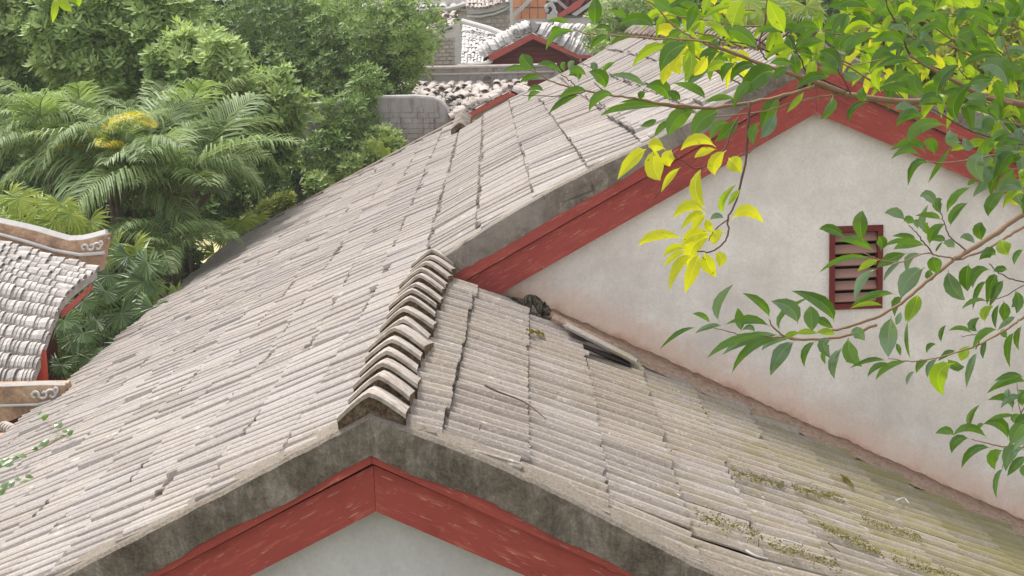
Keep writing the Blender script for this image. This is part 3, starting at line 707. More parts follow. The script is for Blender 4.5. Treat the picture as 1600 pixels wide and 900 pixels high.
# shed with heaped tiles and a small red gable
sh = empty('old_tiled_shed', at(760, 330, 40).xy.to_3d()+Vector((0, 0, GZ)), label='low shed with rough brown tiled roof and thick grey ridge behind the grey wall', cat='shed')
n = 19
RLs = [at(560+i*(265/n), 128-(0 if i < 12 else (i-12)*.5), 42.5) for i in range(n+1)]; RRs = [at(545+i*(262/n), 192-(0 if i < 10 else (i-10)*1.2), 37.2) for i in range(n+1)]
tile_roof(sh, RLs, RRs, 9, M_TILEO, lap=1.45, seed=5, jit=.08, mess=.10, hgt=.8)
bp([(540, 108), (700, 106), (860, 102), (880, 118), (860, 124), (700, 128), (540, 128)], 42.6, 43.0).build('ridge_beam', M_GREYW, sh)
b = MB(); b.tube([at(u, v, 42.55) for u, v in ((540, 107), (700, 105), (870, 101))], .05, 6); b.tube([at(u, v, 42.55) for u, v in ((540, 117), (700, 116), (865, 112))], .03, 6); b.build('ridge_moulding', M_TILEO, sh)
b = MB(); A = at(545, 190, 37.4); B = at(830, 190, 37.4); b.box(((A.x+B.x)/2, A.y+2.6, (GZ+A.z)/2-.1), ((B.x-A.x)/2-.1, 2.4, (A.z-GZ)/2)); b.build('wall', M_BRICK, sh)
sg = empty('small_gabled_shed', at(780, 300, 35).xy.to_3d()+Vector((0, 0, GZ)), label='small brick shed end with a faded red bargeboard just above the corrugated roof', cat='shed')
bp([(718, 184), (796, 143), (797, 151), (722, 190)], 34.0, 34.12).build('bargeboard', M_RED2, sg)
bp([(797, 143), (840, 166), (838, 174), (797, 151)], 34.0, 34.12).build('bargeboard', M_RED2, sg)
P = [at(730, 184, 34.2), at(797, 149, 34.2), at(850, 178, 34.2)]
b = MB(); b.prism([(P[0].x, P[0].z), (P[1].x, P[1].z), (P[2].x, P[2].z), (P[2].x, GZ), (P[0].x, GZ)], P[0].y, P[0].y+.2); b.build('gable_wall', M_BRICK, sg)
RLs = [at(797+i*1.2, 139-i*.6, 34.0+i*.35) for i in range(8)]; RRs = [at(706+i*2, 186-i*1.4, 34.0+i*.35) for i in range(8)]
tile_roof(sg, RLs, RRs, 10, M_TILEO, lap=1.4, seed=6, jit=.08, mess=.1)
RLs = [at(799+i*1.2, 139-i*.6, 34.0+i*.35) for i in range(8)]; RRs = [at(858+i*1, 168-i*1.2, 34.0+i*.35) for i in range(8)]
tile_roof(sg, RLs[::-1], RRs[::-1], 6, M_TILEO, lap=1.4, seed=7, jit=.08, mess=.1)

# red gabled house further back
rh = empty('red_gabled_house', at(850, 250, 50).xy.to_3d()+Vector((0, 0, GZ)), label='distant house with a faded red gable and pale grey tiled roof', cat='house')
bp([(762, 87), (829, 53), (834, 53), (833, 61), (767, 96)], 48, 48.15).build('bargeboard', M_RED2, rh)
bp([(834, 53), (905, 86), (925, 86), (925, 90), (903, 92), (833, 61)], 48, 48.15).build('bargeboard', M_RED2, rh)
P = [at(770, 94, 48.5), at(833, 60, 48.5), at(925, 94, 48.5)]
b = MB(); b.prism([(P[0].x, P[0].z), (P[1].x, P[1].z), (P[2].x, P[2].z), (P[2].x, GZ), (P[0].x, GZ)], P[0].y, P[0].y+.2); b.build('gable_wall', M_DKRED, rh)
for k in range(5):
    u0, u1, v = 785-k*6, 885+k*9, 78+k*8
    b = MB(); p, q = at(u0, v, 48.45), at(u1, v, 48.45); b.box(((p.x+q.x)/2, p.y, p.z), ((q.x-p.x)/2, .03, .07)); b.build('plank', M_DKRED, rh)
RLs = [at(831+i*17, 50-i*.5, 48.0+i*1.1) for i in range(9)]; RRs = [at(905+i*9, 90-i*.6, 48.0+i*1.1) for i in range(9)]
tile_roof(rh, RLs[::-1], RRs[::-1], 16, M_TILEW, lap=1.4, seed=8, jit=.03, mess=.02)
RLs = [at(829+i*1, 49-i*.5, 48.0+i*1.1) for i in range(5)]; RRs = [at(755+i*4, 90-i*3, 48.0+i*1.1) for i in range(5)]
tile_roof(rh, RLs, RRs, 14, M_TILEW, lap=1.4, seed=9, jit=.03, mess=.02)
b = MB(); b.tube([at(833+i*12, 42+i*.6, 48.2+i*.9) for i in range(12)], [.17*(1+.12*(i % 2)) for i in range(12)], 10); b.build('ridge_beam', M_GREYW, rh)
b = MB(); b.tube([at(790+i*4, 60-i*1.6+2*math.sin(i*1.7), 48.3) for i in range(11)], [.09+.05*(i % 2) for i in range(11)], 8); scroll(b, 48.1, 815, 50, 6, 1, .05); b.build('ridge_ornament', M_GREYW, rh)

# pale tiled roof slope left of it
ps = empty('pale_tiled_roof', at(750, 250, 52).xy.to_3d()+Vector((0, 0, GZ)), label='pale grey tiled roof slope with white edge, left of the distant red gable', cat='building')
n = 14
RLs = [at(723+i*(82/n), 38+i*(24/n), 56-i*.15) for i in range(n+1)]; RRs = [at(720+i*(70/n), 103-i*(4/n), 51-i*.05) for i in range(n+1)]
tile_roof(ps, RLs, RRs, 16, M_TILEW, lap=1.4, seed=12, jit=.03, mess=.02)
bp([(711, 60), (719, 55), (719, 106), (711, 108)], 50.9, 51.2).build('edge_board', M_PALE, ps)
b = MB(); b.tube([at(722, 33, 55), at(765, 45, 54.3), at(808, 62, 53.5)], .10, 8); b.tube([at(716, 104, 50.8), at(760, 100, 50.6), at(800, 92, 50.4), at(850, 90, 50.3)], .09, 8); b.build('ridge_beam', M_PALE, ps)
b = MB(); A = at(716, 106, 51.3); B = at(800, 106, 51.3); b.box(((A.x+B.x)/2, A.y+.9, (GZ+A.z)/2), ((B.x-A.x)/2, .8, (A.z-GZ)/2)); b.build('wall', M_MORT2, ps)

# brick buildings
def brick_wall(parent, u0, u1, v0, v1, D, cols, rows, seed=0, clip=None):
    R = random.Random(seed); a = at(u0, v0, D); c = at(u1, v1, D); w_ = (c.x-a.x)/cols; h_ = (a.z-c.z)/rows
    q = MB(); q.box((0, 0, 0), (w_/2-.018, .05, h_/2-.018)); bm = mesh('brick', q.V, q.F, M_BRICK)
    for r in range(rows):
        for cc in range(cols+(r % 2)):
            x = a.x+(cc+.5-(.5 if r % 2 else 0))*w_; z = a.z-(r+.5)*h_
            if r % 2 and cc in (0, cols): continue
            link('brick', bm, parent, Matrix.Translation((x, a.y+R.uniform(-.012, .008), z)))
bb = empty('brick_house', at(660, 250, 57).xy.to_3d()+Vector((0, 0, GZ)), label='weathered brick house wall half hidden by the big tree at top centre', cat='house')
bp([(480, 70), (600, 66), (700, 40), (718, 36), (718, 240), (480, 240)], 58, 58.4).build('wall', M_MORT2, bb)
brick_wall(bb, 600, 716, 62, 124, 57.98, 10, 11, 1)
b = MB(); b.tube([at(500, 66, 57.9), at(600, 62, 57.9), at(665, 56, 57.9), at(706, 40, 57.9)], .07, 6); b.build('cornice', M_PALE, bb)
RLs = [at(560+i*13, 26-i*.4, 63) for i in range(13)]; RRs = [at(545+i*13.5, 66-i*2.2, 58) for i in range(13)]
tile_roof(bb, RLs, RRs, 8, M_TILEO, lap=1.4, seed=15, jit=.1, mess=.1)
b2 = empty('curved_gable_house', at(770, 250, 60).xy.to_3d()+Vector((0, 0, GZ)), label='grey brick house with a curved tiled eave and a white corner post', cat='house')
bp([(735, 20), (800, 5), (800, 240), (735, 240)], 60, 60.4).build('wall', M_MORT2, b2)
brick_wall(b2, 737, 799, 18, 62, 59.98, 6, 7, 2)
for (dz, r) in ((0, .09), (4, .05), (30-20, .05)):
    b = MB(); b.tube([at(u, v+dz, 59.8) for u, v in ((730, 16), (750, 16), (772, 12), (790, 5), (800, -4))], r, 6); b.build('cornice', M_PALE, b2)
RLs = [at(725+i*6.4, -22, 62) for i in range(12)]; RRs = [at(728+i*6.2, 10-max(0, i-5)*1.8, 59.7) for i in range(12)]
tile_roof(b2, RLs, RRs, 6, M_TILEO, lap=1.4, seed=16, jit=.06)
bp([(796, -20), (801, -20), (801, 39), (797, 39)], 59.6, 59.8).build('corner_post', M_PALE, b2)
fh = empty('far_tiled_house', at(640, 250, 74).xy.to_3d()+Vector((0, 0, GZ)), label='furthest pale house with grey tiled roof above the brick houses at top centre', cat='house')
bp([(520, -10), (830, -10), (830, 240), (520, 240)], 75, 75.4).build('wall', M_MORT2, fh)
RLs = [at(540+i*15, -30, 79) for i in range(19)]; RRs = [at(530+i*15.5, 12+(i % 3), 74.5) for i in range(19)]
tile_roof(fh, RLs, RRs, 9, M_TILEW, lap=1.4, seed=31, jit=.06)
b = MB(); b.tube([at(u, v, 74.3) for u, v in ((530, 16), (620, 18), (700, 14), (735, 4))], .12, 6); b.build('cornice', M_PALE, fh)
# orange timber hall at the very top
oh = empty('orange_timber_hall', at(860, 250, 66).xy.to_3d()+Vector((0, 0, GZ)), label='orange timber hall with white scroll finial at the top edge of the view', cat='building')
bp([(800, -40), (1000, -40), (1000, 240), (800, 240)], 66.3, 66.6).build('wall', M_PALE, oh)
for k in range(4): bp([(802+k*13, -20), (814+k*13, -20), (814+k*13, 11), (802+k*13, 11)], 66.0, 66.1).build('panel', M_ORANGE, oh)
for k in range(4): bp([(802+k*13, 13), (814+k*13, 13), (814+k*13, 30), (802+k*13, 30)], 66.0, 66.1).build('panel', M_ORANGE, oh)
for k in range(6): bp([(872+k*11, -20), (877+k*11, -20), (877+k*11, 24), (872+k*11, 24)], 66.0, 66.12).build('post', M_DKRED, oh)
bp([(855, -20), (935, -20), (935, 24), (855, 24)], 66.2, 66.25).build('opening', M_DARK, oh)
bp([(800, 22), (832, -8), (838, -6), (803, 29)], 65.6, 65.8).build('rafter', M_PALE, oh)
bp([(866, 27), (912, -6), (918, -4), (905, 12), (870, 31)], 65.4, 65.6).build('rafter', M_RED2, oh)
bp([(893, 22), (935, -6), (941, -4), (900, 25)], 65.5, 65.6).build('rafter', M_PALE, oh)
bp([(865, -8), (890, 14), (886, 17), (860, -6)], 65.5, 65.6).build('rafter', M_GREYW, oh)
bp([(800, 30), (935, 28), (960, 34), (960, 40), (800, 40)], 65.8, 66.2).build('sill_beam', M_PALE, oh)
b = MB()
for (dx, dy, r, a0, a1) in ((0, 0, 9, -1.2, 4.4), (6, 9, 6, 1.5, -3.6), (-2, -12, 6, -1.8, 2.4), (8, -10, 5, 4.2, 0.2)):
    b.tube([at(858+dx+r*(1-.6*i/12)*math.cos(a0+(a1-a0)*i/12), 14+dy-r*(1-.6*i/12)*math.sin(a0+(a1-a0)*i/12), 65.2) for i in range(13)], .09, 6)
b.box(at(862, 26, 65.2), (.22, .1, .12)); b.build('scroll_finial', M_PALE, oh)
# ---------------------------------------------------------------- vegetation behind the house
hill = []
NXh, NYh = 30, 14
for j in range(NYh):
    for i in range(NXh):
        x = -90+i*180/(NXh-1); D = 66+j*12; t = j/(NYh-1)
        hill.append((x, CP.y+D, GZ+(15*(1-(1-t)**2)+1.2*math.sin(x*.15+j))*(1 if j else 0)))
part('wooded_hill', hill, [(j*NXh+i, j*NXh+i+1, (j+1)*NXh+i+1, (j+1)*NXh+i) for j in range(NYh-1) for i in range(NXh-1)], mat('hill_scrub', lambda g: g.mix(g.noise(g.co('World'), .6, 8, .8), (.05, .075, .03), (.16, .19, .09)), .95, .05), kind='structure', smooth=True)

GREENA = [(.04, .08, .018), (.10, .17, .035), (.19, .29, .07), (.33, .45, .14)]
GREENB = [(.06, .11, .025), (.15, .235, .055), (.28, .39, .12), (.46, .56, .22)]
GREENC = [(.06, .09, .02), (.15, .20, .04), (.28, .34, .06), (.44, .44, .08)]
M_LA = leafmat('leaf_dark_green', GREENA, .35, .5, spec=.35); M_LB = leafmat('leaf_pale_green', GREENB, .35, .5, spec=.35); M_LC = leafmat('leaf_yellow_green', GREENC, .4, .5)
def leaves(C, A, U, L, W, fold=.25, droop=.0):
    """arrays of leaves: base C, direction A, side U (unit), length L, width W -> rhombic folded leaf quads"""
    N = np.cross(A, U); N /= np.linalg.norm(N, axis=1, keepdims=True)+1e-9; L = L[:, None]; W = W[:, None]
    p0 = C; p1 = C+A*L*.5+U*W*.5+N*W*fold; p2 = C+A*L-N*L*droop; p3 = C+A*L*.5-U*W*.5+N*W*fold
    V = np.stack([p0, p1, p2, p3], 1).reshape(-1, 3); n = len(C); F = np.arange(4*n).reshape(n, 4); return V, F
def crown(blobs, nros, llen, wr=.34, seed=0, per=7, bias=0.12, inner=.25, tilt=.75):
    g = np.random.default_rng(seed); B = np.array([[*b_[:4]] for b_ in blobs], float); val = np.array([b_[4] if len(b_) > 4 else 0 for b_ in blobs])
    wts = B[:, 3]**2; wts /= wts.sum(); k = g.choice(len(B), nros, p=wts)
    d = g.normal(size=(nros, 3)); d /= np.linalg.norm(d, axis=1, keepdims=True)
    flip = (d[:, 1] > .35); d[flip, 1] *= -1
    rr = np.where(g.random(nros) < inner, g.uniform(.35, .8, nros), g.uniform(.82, 1.08, nros))
    # bumpy radius so the outline is uneven
    bump = 1+.13*np.sin(d[:, 0]*9+k)+.10*np.sin(d[:, 2]*11+k*2)+.07*np.sin(d[:, 1]*17)
    C = B[k, :3]+d*(B[k, 3]*rr*bump)[:, None]
    ax = d*.8+np.array([0, -.25, .75]); ax += g.normal(scale=.3, size=ax.shape); ax /= np.linalg.norm(ax, axis=1, keepdims=True)
    t1 = np.cross(ax, g.normal(size=ax.shape)); t1 /= np.linalg.norm(t1, axis=1, keepdims=True); t2 = np.cross(ax, t1)
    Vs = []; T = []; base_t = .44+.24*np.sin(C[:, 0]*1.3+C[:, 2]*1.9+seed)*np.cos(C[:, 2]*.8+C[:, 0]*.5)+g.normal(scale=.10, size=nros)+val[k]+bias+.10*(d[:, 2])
    Cs, As, Us, Ls = [], [], [], []
    for q in range(per):
        a = 2*np.pi*(q/per)+g.uniform(0, .7, nros); s = np.cos(a)[:, None]*t1+np.sin(a)[:, None]*t2
        A = s*tilt+ax*g.uniform(.15, .7, nros)[:, None]; A /= np.linalg.norm(A, axis=1, keepdims=True)
        U = np.cross(A, ax); U /= np.linalg.norm(U, axis=1, keepdims=True)+1e-9
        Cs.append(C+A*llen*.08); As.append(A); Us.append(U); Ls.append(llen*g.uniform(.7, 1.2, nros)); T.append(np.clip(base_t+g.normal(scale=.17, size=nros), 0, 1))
    C = np.concatenate(Cs); A = np.concatenate(As); U = np.concatenate(Us); L = np.concatenate(Ls); V, F = leaves(C, A, U, L, L*wr); return V, F, np.concatenate(T)
def px(u, v, D, r, t=0): p = at(u, v, D); return (p.x, p.y, p.z, r*D/FPX, t)
def tree(name, base_px, D, blobs, nros, llen, m_, label, cat='tree', group=None, seed=0, wr=.34, trunk_r=.18, **k):
    bpnt = at(base_px, 300, D); root = empty(name, (bpnt.x, bpnt.y, GZ), label=label, cat=cat, group=group)
    R = random.Random(seed); bl = [px(*q) for q in blobs]
    cen = Vector((sum(q[0] for q in bl)/len(bl), sum(q[1] for q in bl)/len(bl), sum(q[2] for q in bl)/len(bl)))
    b0 = Vector((bpnt.x, bpnt.y, GZ)); fork = b0.lerp(cen, .45); mb = MB()
    mb.tube(spline([b0, b0.lerp(fork, .5)+Vector((R.uniform(-.2, .2), R.uniform(-.2, .2), 0)), fork], 7), [trunk_r*(1-.06*i) for i in range(7)], 9); mb.build('trunk', M_BARK, root, smooth=True)
    for q in bl:
        c = Vector(q[:3]); mb = MB(); mid_ = fork.lerp(c, .5)+Vector((R.uniform(-.3, .3), R.uniform(-.3, .3), R.uniform(-.1, .5)))
        P = spline([fork, mid_, c], 7); mb.tube(P, [trunk_r*.5*(1-.12*i) for i in range(7)], 6)
        for s in range(6):
            e = c+Vector((R.uniform(-1, 1), R.uniform(-1, .3), R.uniform(-.7, 1))).normalized()*q[3]*.9; mb.tube(spline([P[4], P[4].lerp(e, .5)+Vector((0, 0, .1*q[3])), e], 5), [trunk_r*.2, trunk_r*.16, trunk_r*.12, trunk_r*.08, trunk_r*.03], 4)
        mb.build('branch', M_BARK, root, smooth=True)
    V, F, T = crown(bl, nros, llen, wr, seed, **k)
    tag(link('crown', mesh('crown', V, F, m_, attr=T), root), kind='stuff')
    return root
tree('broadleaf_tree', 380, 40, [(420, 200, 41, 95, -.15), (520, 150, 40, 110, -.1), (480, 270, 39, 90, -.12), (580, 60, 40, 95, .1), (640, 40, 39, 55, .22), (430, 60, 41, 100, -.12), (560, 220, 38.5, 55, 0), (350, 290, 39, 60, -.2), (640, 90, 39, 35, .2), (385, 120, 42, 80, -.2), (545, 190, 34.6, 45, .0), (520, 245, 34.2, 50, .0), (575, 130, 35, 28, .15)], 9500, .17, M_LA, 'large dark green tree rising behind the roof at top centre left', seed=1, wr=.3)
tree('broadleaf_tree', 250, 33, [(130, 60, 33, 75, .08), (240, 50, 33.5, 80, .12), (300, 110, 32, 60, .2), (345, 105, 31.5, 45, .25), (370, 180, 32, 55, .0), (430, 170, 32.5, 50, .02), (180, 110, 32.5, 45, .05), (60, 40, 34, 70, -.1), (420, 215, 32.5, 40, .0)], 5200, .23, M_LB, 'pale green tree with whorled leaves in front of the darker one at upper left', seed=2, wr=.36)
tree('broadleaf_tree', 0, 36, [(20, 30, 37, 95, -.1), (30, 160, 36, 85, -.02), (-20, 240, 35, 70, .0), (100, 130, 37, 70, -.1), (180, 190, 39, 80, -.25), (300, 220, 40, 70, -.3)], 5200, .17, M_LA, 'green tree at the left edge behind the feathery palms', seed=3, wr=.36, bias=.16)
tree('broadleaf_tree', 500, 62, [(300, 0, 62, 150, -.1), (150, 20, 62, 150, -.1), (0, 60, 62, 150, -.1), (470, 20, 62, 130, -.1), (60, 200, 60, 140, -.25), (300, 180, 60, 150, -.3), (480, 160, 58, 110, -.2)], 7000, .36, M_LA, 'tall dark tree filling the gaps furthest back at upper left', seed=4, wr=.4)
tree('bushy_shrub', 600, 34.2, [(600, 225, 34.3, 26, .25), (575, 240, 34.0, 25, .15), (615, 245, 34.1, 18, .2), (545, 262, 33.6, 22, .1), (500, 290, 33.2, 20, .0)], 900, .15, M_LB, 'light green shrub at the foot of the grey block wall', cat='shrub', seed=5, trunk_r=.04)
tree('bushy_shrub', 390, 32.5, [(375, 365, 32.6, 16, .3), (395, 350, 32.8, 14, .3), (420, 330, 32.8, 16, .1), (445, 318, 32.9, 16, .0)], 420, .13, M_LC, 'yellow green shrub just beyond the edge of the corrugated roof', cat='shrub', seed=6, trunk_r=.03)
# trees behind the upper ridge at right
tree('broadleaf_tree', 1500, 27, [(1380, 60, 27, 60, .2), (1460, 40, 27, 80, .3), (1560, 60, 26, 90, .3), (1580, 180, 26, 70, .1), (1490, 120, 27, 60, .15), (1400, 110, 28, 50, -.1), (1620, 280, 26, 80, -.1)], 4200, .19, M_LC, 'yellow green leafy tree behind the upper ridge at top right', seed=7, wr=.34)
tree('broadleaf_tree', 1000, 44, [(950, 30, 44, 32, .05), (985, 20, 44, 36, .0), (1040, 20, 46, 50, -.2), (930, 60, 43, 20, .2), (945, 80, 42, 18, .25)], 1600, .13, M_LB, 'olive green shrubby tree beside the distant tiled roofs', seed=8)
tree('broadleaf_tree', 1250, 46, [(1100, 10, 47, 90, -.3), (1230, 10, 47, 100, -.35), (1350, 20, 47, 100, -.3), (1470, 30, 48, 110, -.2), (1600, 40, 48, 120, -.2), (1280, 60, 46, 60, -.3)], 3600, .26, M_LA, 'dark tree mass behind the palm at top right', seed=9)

# ------------------------------------------------ palms
GP = [(.07, .12, .035), (.16, .24, .08), (.28, .37, .16), (.45, .52, .31)]
M_PALM = leafmat('palm_leaflet', GP, .4, .5, spec=.3); M_PALMY = leafmat('yellow_palm_leaflet', [(.30, .32, .02), (.5, .48, .03), (.66, .52, .04), (.62, .36, .03)], .45, .45)
M_FAN = leafmat('fan_leaflet', [(.03, .06, .02), (.07, .13, .04), (.14, .22, .07), (.27, .36, .12)], .3, .4, spec=.5); M_FANY = leafmat('bright_fan_leaflet', [(.12, .2, .03), (.25, .34, .06), (.4, .46, .1), (.55, .55, .15)], .4, .45)
M_STALK = mat('palm_stalk', lambda g: g.mix(g.noise(g.co('World'), 9, 4), (.16, .19, .05), (.32, .33, .12)), .6, .3)
def frond_mesh(seed, mt, L=1.0, n=46, droop=1.0, ll=.30):
    """unit feather frond growing along +x, up +z, drooping"""
    R = np.random.default_rng(seed); ts = np.linspace(0, 1, 14); 
    el = 1.05-ts*1.9*droop; X = np.concatenate([[0], np.cumsum(np.cos(el[:-1]))])/13*L; Z = np.concatenate([[0], np.cumsum(np.sin(el[:-1]))])/13*L; Yc = .06*np.sin(ts*3+seed)*ts
    mb = MB(); mb.tube([(X[i], Yc[i], Z[i]) for i in range(14)], [.010*(1-.85*t) for t in ts], 4, 1)
    V = list(mb.V); F = list(mb.F); M = [1]*len(F); T = [.6]*len(F)
    for k in range(n):
        t = .14+.86*k/(n-1); p = np.array([np.interp(t, ts, X), np.interp(t, ts, Yc), np.interp(t, ts, Z)]); e = np.interp(t, ts, el)
        tan = np.array([math.cos(e), 0, math.sin(e)]); up = np.array([-math.sin(e), 0, math.cos(e)])
        l = ll*(math.sin(math.pi*min(1, t*.88+.14))**.6)*R.uniform(.85, 1.1)
        for s in (-1, 1):
            side = np.array([0, s, 0]); d0 = tan*.75+side*.85+up*R.uniform(.15, .45); d0 /= np.linalg.norm(d0)
            down = np.array([0, 0, -1.]); w_ = .0058*R.uniform(.8, 1.3)
            q1 = p+d0*l*.45; d1 = d0+down*R.uniform(.45, .9)*droop; d1 /= np.linalg.norm(d1); q2 = q1+d1*l*.35; d2 = d1+down*.8; d2 /= np.linalg.norm(d2); q3 = q2+d2*l*.28
            wv = np.cross(d0, up); wv /= np.linalg.norm(wv); b = len(V)
            V += [tuple(p-wv*w_*.5), tuple(p+wv*w_*.5), tuple(q1-wv*w_), tuple(q1+wv*w_), tuple(q2-wv*w_*.8), tuple(q2+wv*w_*.8), tuple(q3)]
            F += [(b, b+1, b+3, b+2), (b+2, b+3, b+5, b+4), (b+4, b+5, b+6)]; tt = float(np.clip(.5+R.normal(0, .16)+.1*s, 0, 1)); M += [0]*3; T += [tt-.05, tt, tt+.1]
    return mesh('frond', V, F, (mt, M_STALK), M, attr=T)
FR = [frond_mesh(i, M_PALM, droop=dr, ll=.30) for i, dr in enumerate((.8, 1.0, 1.15, 1.3, .65))]
FRY = [frond_mesh(i+20, M_PALMY, droop=dr, ll=.26) for i, dr in enumerate((.8, 1.1))]
def palm(u, v, D, nf, L, seed, label, stems=4, yellow=0, spread=.4, tilt=(0, 0)):
    R = random.Random(seed); c = at(u, v, D); root = empty('feather_palm', (c.x, c.y, GZ), label=label, cat='palm', group='feathery palms left of the roof' if u < 700 else None)
    hs = []
    for s in range(stems):
        p = c+Vector((R.uniform(-spread, spread), R.uniform(-spread, spread), R.uniform(-.7, .1))); hs.append(p)
        mb = MB(); P = spline([Vector((c.x+R.uniform(-.15, .15), c.y+R.uniform(-.15, .15), GZ)), Vector((p.x*.5+c.x*.5, p.y*.5+c.y*.5, (GZ+p.z)/2)), p], 8); mb.tube(P, [.07-.004*i for i in range(8)], 7); mb.build('stem', M_BARK, root, smooth=True)
    for k in range(nf):
        h = hs[k % stems]; az = 2*math.pi*(k*.382)+R.uniform(-.3, .3); l = L*R.uniform(.75, 1.15); me = FRY[k % 2] if k < yellow else FR[R.randrange(5)]
        link('frond', me, root, Matrix.Translation(h) @ Matrix.Rotation(az, 4, 'Z') @ Matrix.Rotation(R.uniform(-.55, .25), 4, 'Y') @ Matrix.Rotation(R.uniform(-.25, .25), 4, 'X') @ Matrix.Scale(l, 4))
palm(240, 325, 27.8, 40, 3.1, 1, 'large feathery palm with cascading grey green fronds in the middle of the clump', stems=5, spread=.7)
palm(75, 235, 29.5, 30, 2.7, 2, 'feathery palm with drooping pale fronds left of the yellow frond', stems=4, spread=.6)
palm(185, 232, 27.6, 16, 1.6, 3, 'feathery palm carrying bright yellow young fronds', stems=2, yellow=6, spread=.25)
palm(285, 245, 30.2, 30, 2.7, 4, 'feathery palm with blue green fronds arching over the dark tree', stems=3, spread=.5)
palm(235, 400, 26.3, 18, 1.8, 5, 'low feathery palm hanging over the roof edge above the fan palms', stems=3, spread=.35)
palm(1190, 40, 30, 16, 2.2, 8, 'straw coloured palm behind the upper ridge', stems=2, spread=.3)
def fan_mesh(seed, mt, n=22):
    R = np.random.default_rng(seed); V = []; F = []; T = []
    for k in range(n):
        a = -2.3+4.6*k/(n-1)+R.normal(0, .03); d = np.array([math.cos(a), math.sin(a), 0]); s = np.array([-math.sin(a), math.cos(a), 0]); l = R.uniform(.8, 1.05); w_ = .06
        b = len(V); z1 = R.uniform(-.02, .05); V += [(0, 0, 0), tuple(d*l*.55+s*w_+np.array([0, 0, z1])), tuple(d*l*.55-s*w_+np.array([0, 0, z1])), tuple(d*l+np.array([0, 0, -.18-R.uniform(0, .2)])), tuple(d*l*.55+np.array([0, 0, z1-.03]))]
        F += [(b, b+1, b+4), (b, b+4, b+2), (b+1, b+3, b+4), (b+4, b+3, b+2)]; t = float(np.clip(.5+R.normal(0, .15), 0, 1)); T += [t, t-.06, t, t-.06]
    return mesh('fan_leaf', V, F, mt, attr=T)
FN = [fan_mesh(i, M_FAN) for i in range(4)]; FNY = [fan_mesh(i+9, M_FANY) for i in range(3)]
def fanpalm(spots, D, r, seed, label, bright=False, grp='fan palms below the pavilion'):
    R = random.Random(seed); cu_ = sum(s[0] for s in spots)/len(spots); cv_ = max(s[1] for s in spots); c = at(cu_, cv_, D); root = empty('fan_palm', (c.x, c.y, GZ), label=label, cat='palm')
    for s in spots:
        h = at(s[0], s[1], D+R.uniform(-.5, .5)); P = spline([Vector((c.x, c.y, GZ)), Vector((c.x*.6+h.x*.4, c.y*.6+h.y*.4, (GZ+h.z)/2)), h], 6)
        mb = MB(); mb.tube(P, [.02, .018, .015, .012, .01, .008], 5); mb.build('stalk', M_STALK, root, smooth=True)
        nrm = Vector((R.uniform(-.5, .5), -.75, R.uniform(.25, .9))).normalized(); q = nrm.to_track_quat('Z', 'Y').to_matrix().to_4x4()
        k = len(spots); sc = r*R.uniform(.8, 1.2)*(s[2] if len(s) > 2 else 1)
        link('fan_leaf', (FNY if bright else FN)[R.randrange(3)], root, Matrix.Translation(h) @ q @ Matrix.Rotation(R.uniform(-.9, .9)+math.pi*1.5, 4, 'Z') @ Matrix.Scale(sc, 4))
fanpalm([(130, 470), (165, 455), (150, 500), (190, 490), (215, 470), (175, 520, 1.1), (210, 510), (160, 545), (115, 530), (135, 580), (185, 560), (170, 430), (225, 440), (200, 400), (230, 410)], 24.5, .48, 1, 'fan palm with dark glossy leaves in the gap beside the pavilion')
fanpalm([(110, 600), (140, 560), (120, 555), (95, 570), (205, 540), (150, 600), (100, 500), (130, 520), (240, 480), (180, 585)], 23.2, .42, 2, 'lower fan palm in deep shade above the corrugated roof edge')
fanpalm([(30, 310), (60, 325), (85, 345), (110, 335), (10, 335), (55, 345), (125, 350), (95, 320), (15, 305), (40, 340), (140, 345)], 25, .42, 3, 'bright yellow green fan palm just above the pavilion ridge', True)
fanpalm([(185, 380), (170, 400), (210, 385), (255, 505), (265, 480), (235, 455), (280, 460)], 25.3, .45, 4, 'olive fan palm between the feathery palms and the roof', True)
fanpalm([(350, 372), (365, 350), (335, 395), (380, 345), (400, 340)], 31, .4, 6, 'pale fan palm against the sunlit ground beyond the eave', True)
fanpalm([(1110, 30), (1150, 50), (1190, 20), (1230, 50), (1300, 60), (1330, 40), (1170, 0), (1260, 10)], 29, .75, 7, 'pale fan palm with long leaflets behind the upper roof ridge', True)
# feathery seedling in front of grey wall
fanpalm([(588, 225), (606, 215), (612, 240), (575, 235), (600, 232)], 33.5, .26, 8, 'young yellow green palm seedling in front of the grey block wall', True)
# dark undergrowth beneath
gnp = np.random.default_rng(5); bl = [px(u, v, D, r, -.3) for (u, v, D, r) in ((150, 520, 27, 90), (230, 480, 28.5, 60), (90, 560, 26, 60), (290, 410, 30.5, 30), (60, 400, 30, 70), (150, 400, 30.5, 60), (250, 330, 33.5, 70), (120, 300, 33.5, 80))]
V, F, T = crown(bl, 2600, .2, .4, 77, inner=.5); o = link('undergrowth', mesh('undergrowth', V, F, M_LA, attr=T)); tag(o, 'dense dark undergrowth between the palms and the pavilion', 'undergrowth', kind='stuff')

part('sunlit_patch', [tuple(p) for p in (on_z(270, 470, GZ+.02), on_z(470, 400, GZ+.02), on_z(470, 340, GZ+.02), on_z(270, 370, GZ+.02))], [(0, 1, 2, 3)], mat('sunlit_ground', lambda g: g.mix(g.noise(g.co('World'), .8, 7, .7), (.42, .38, .17), (.62, .55, .32)), .95, .05), kind='structure')  # paler patch laid on the ground; sunlight on it put into its colour
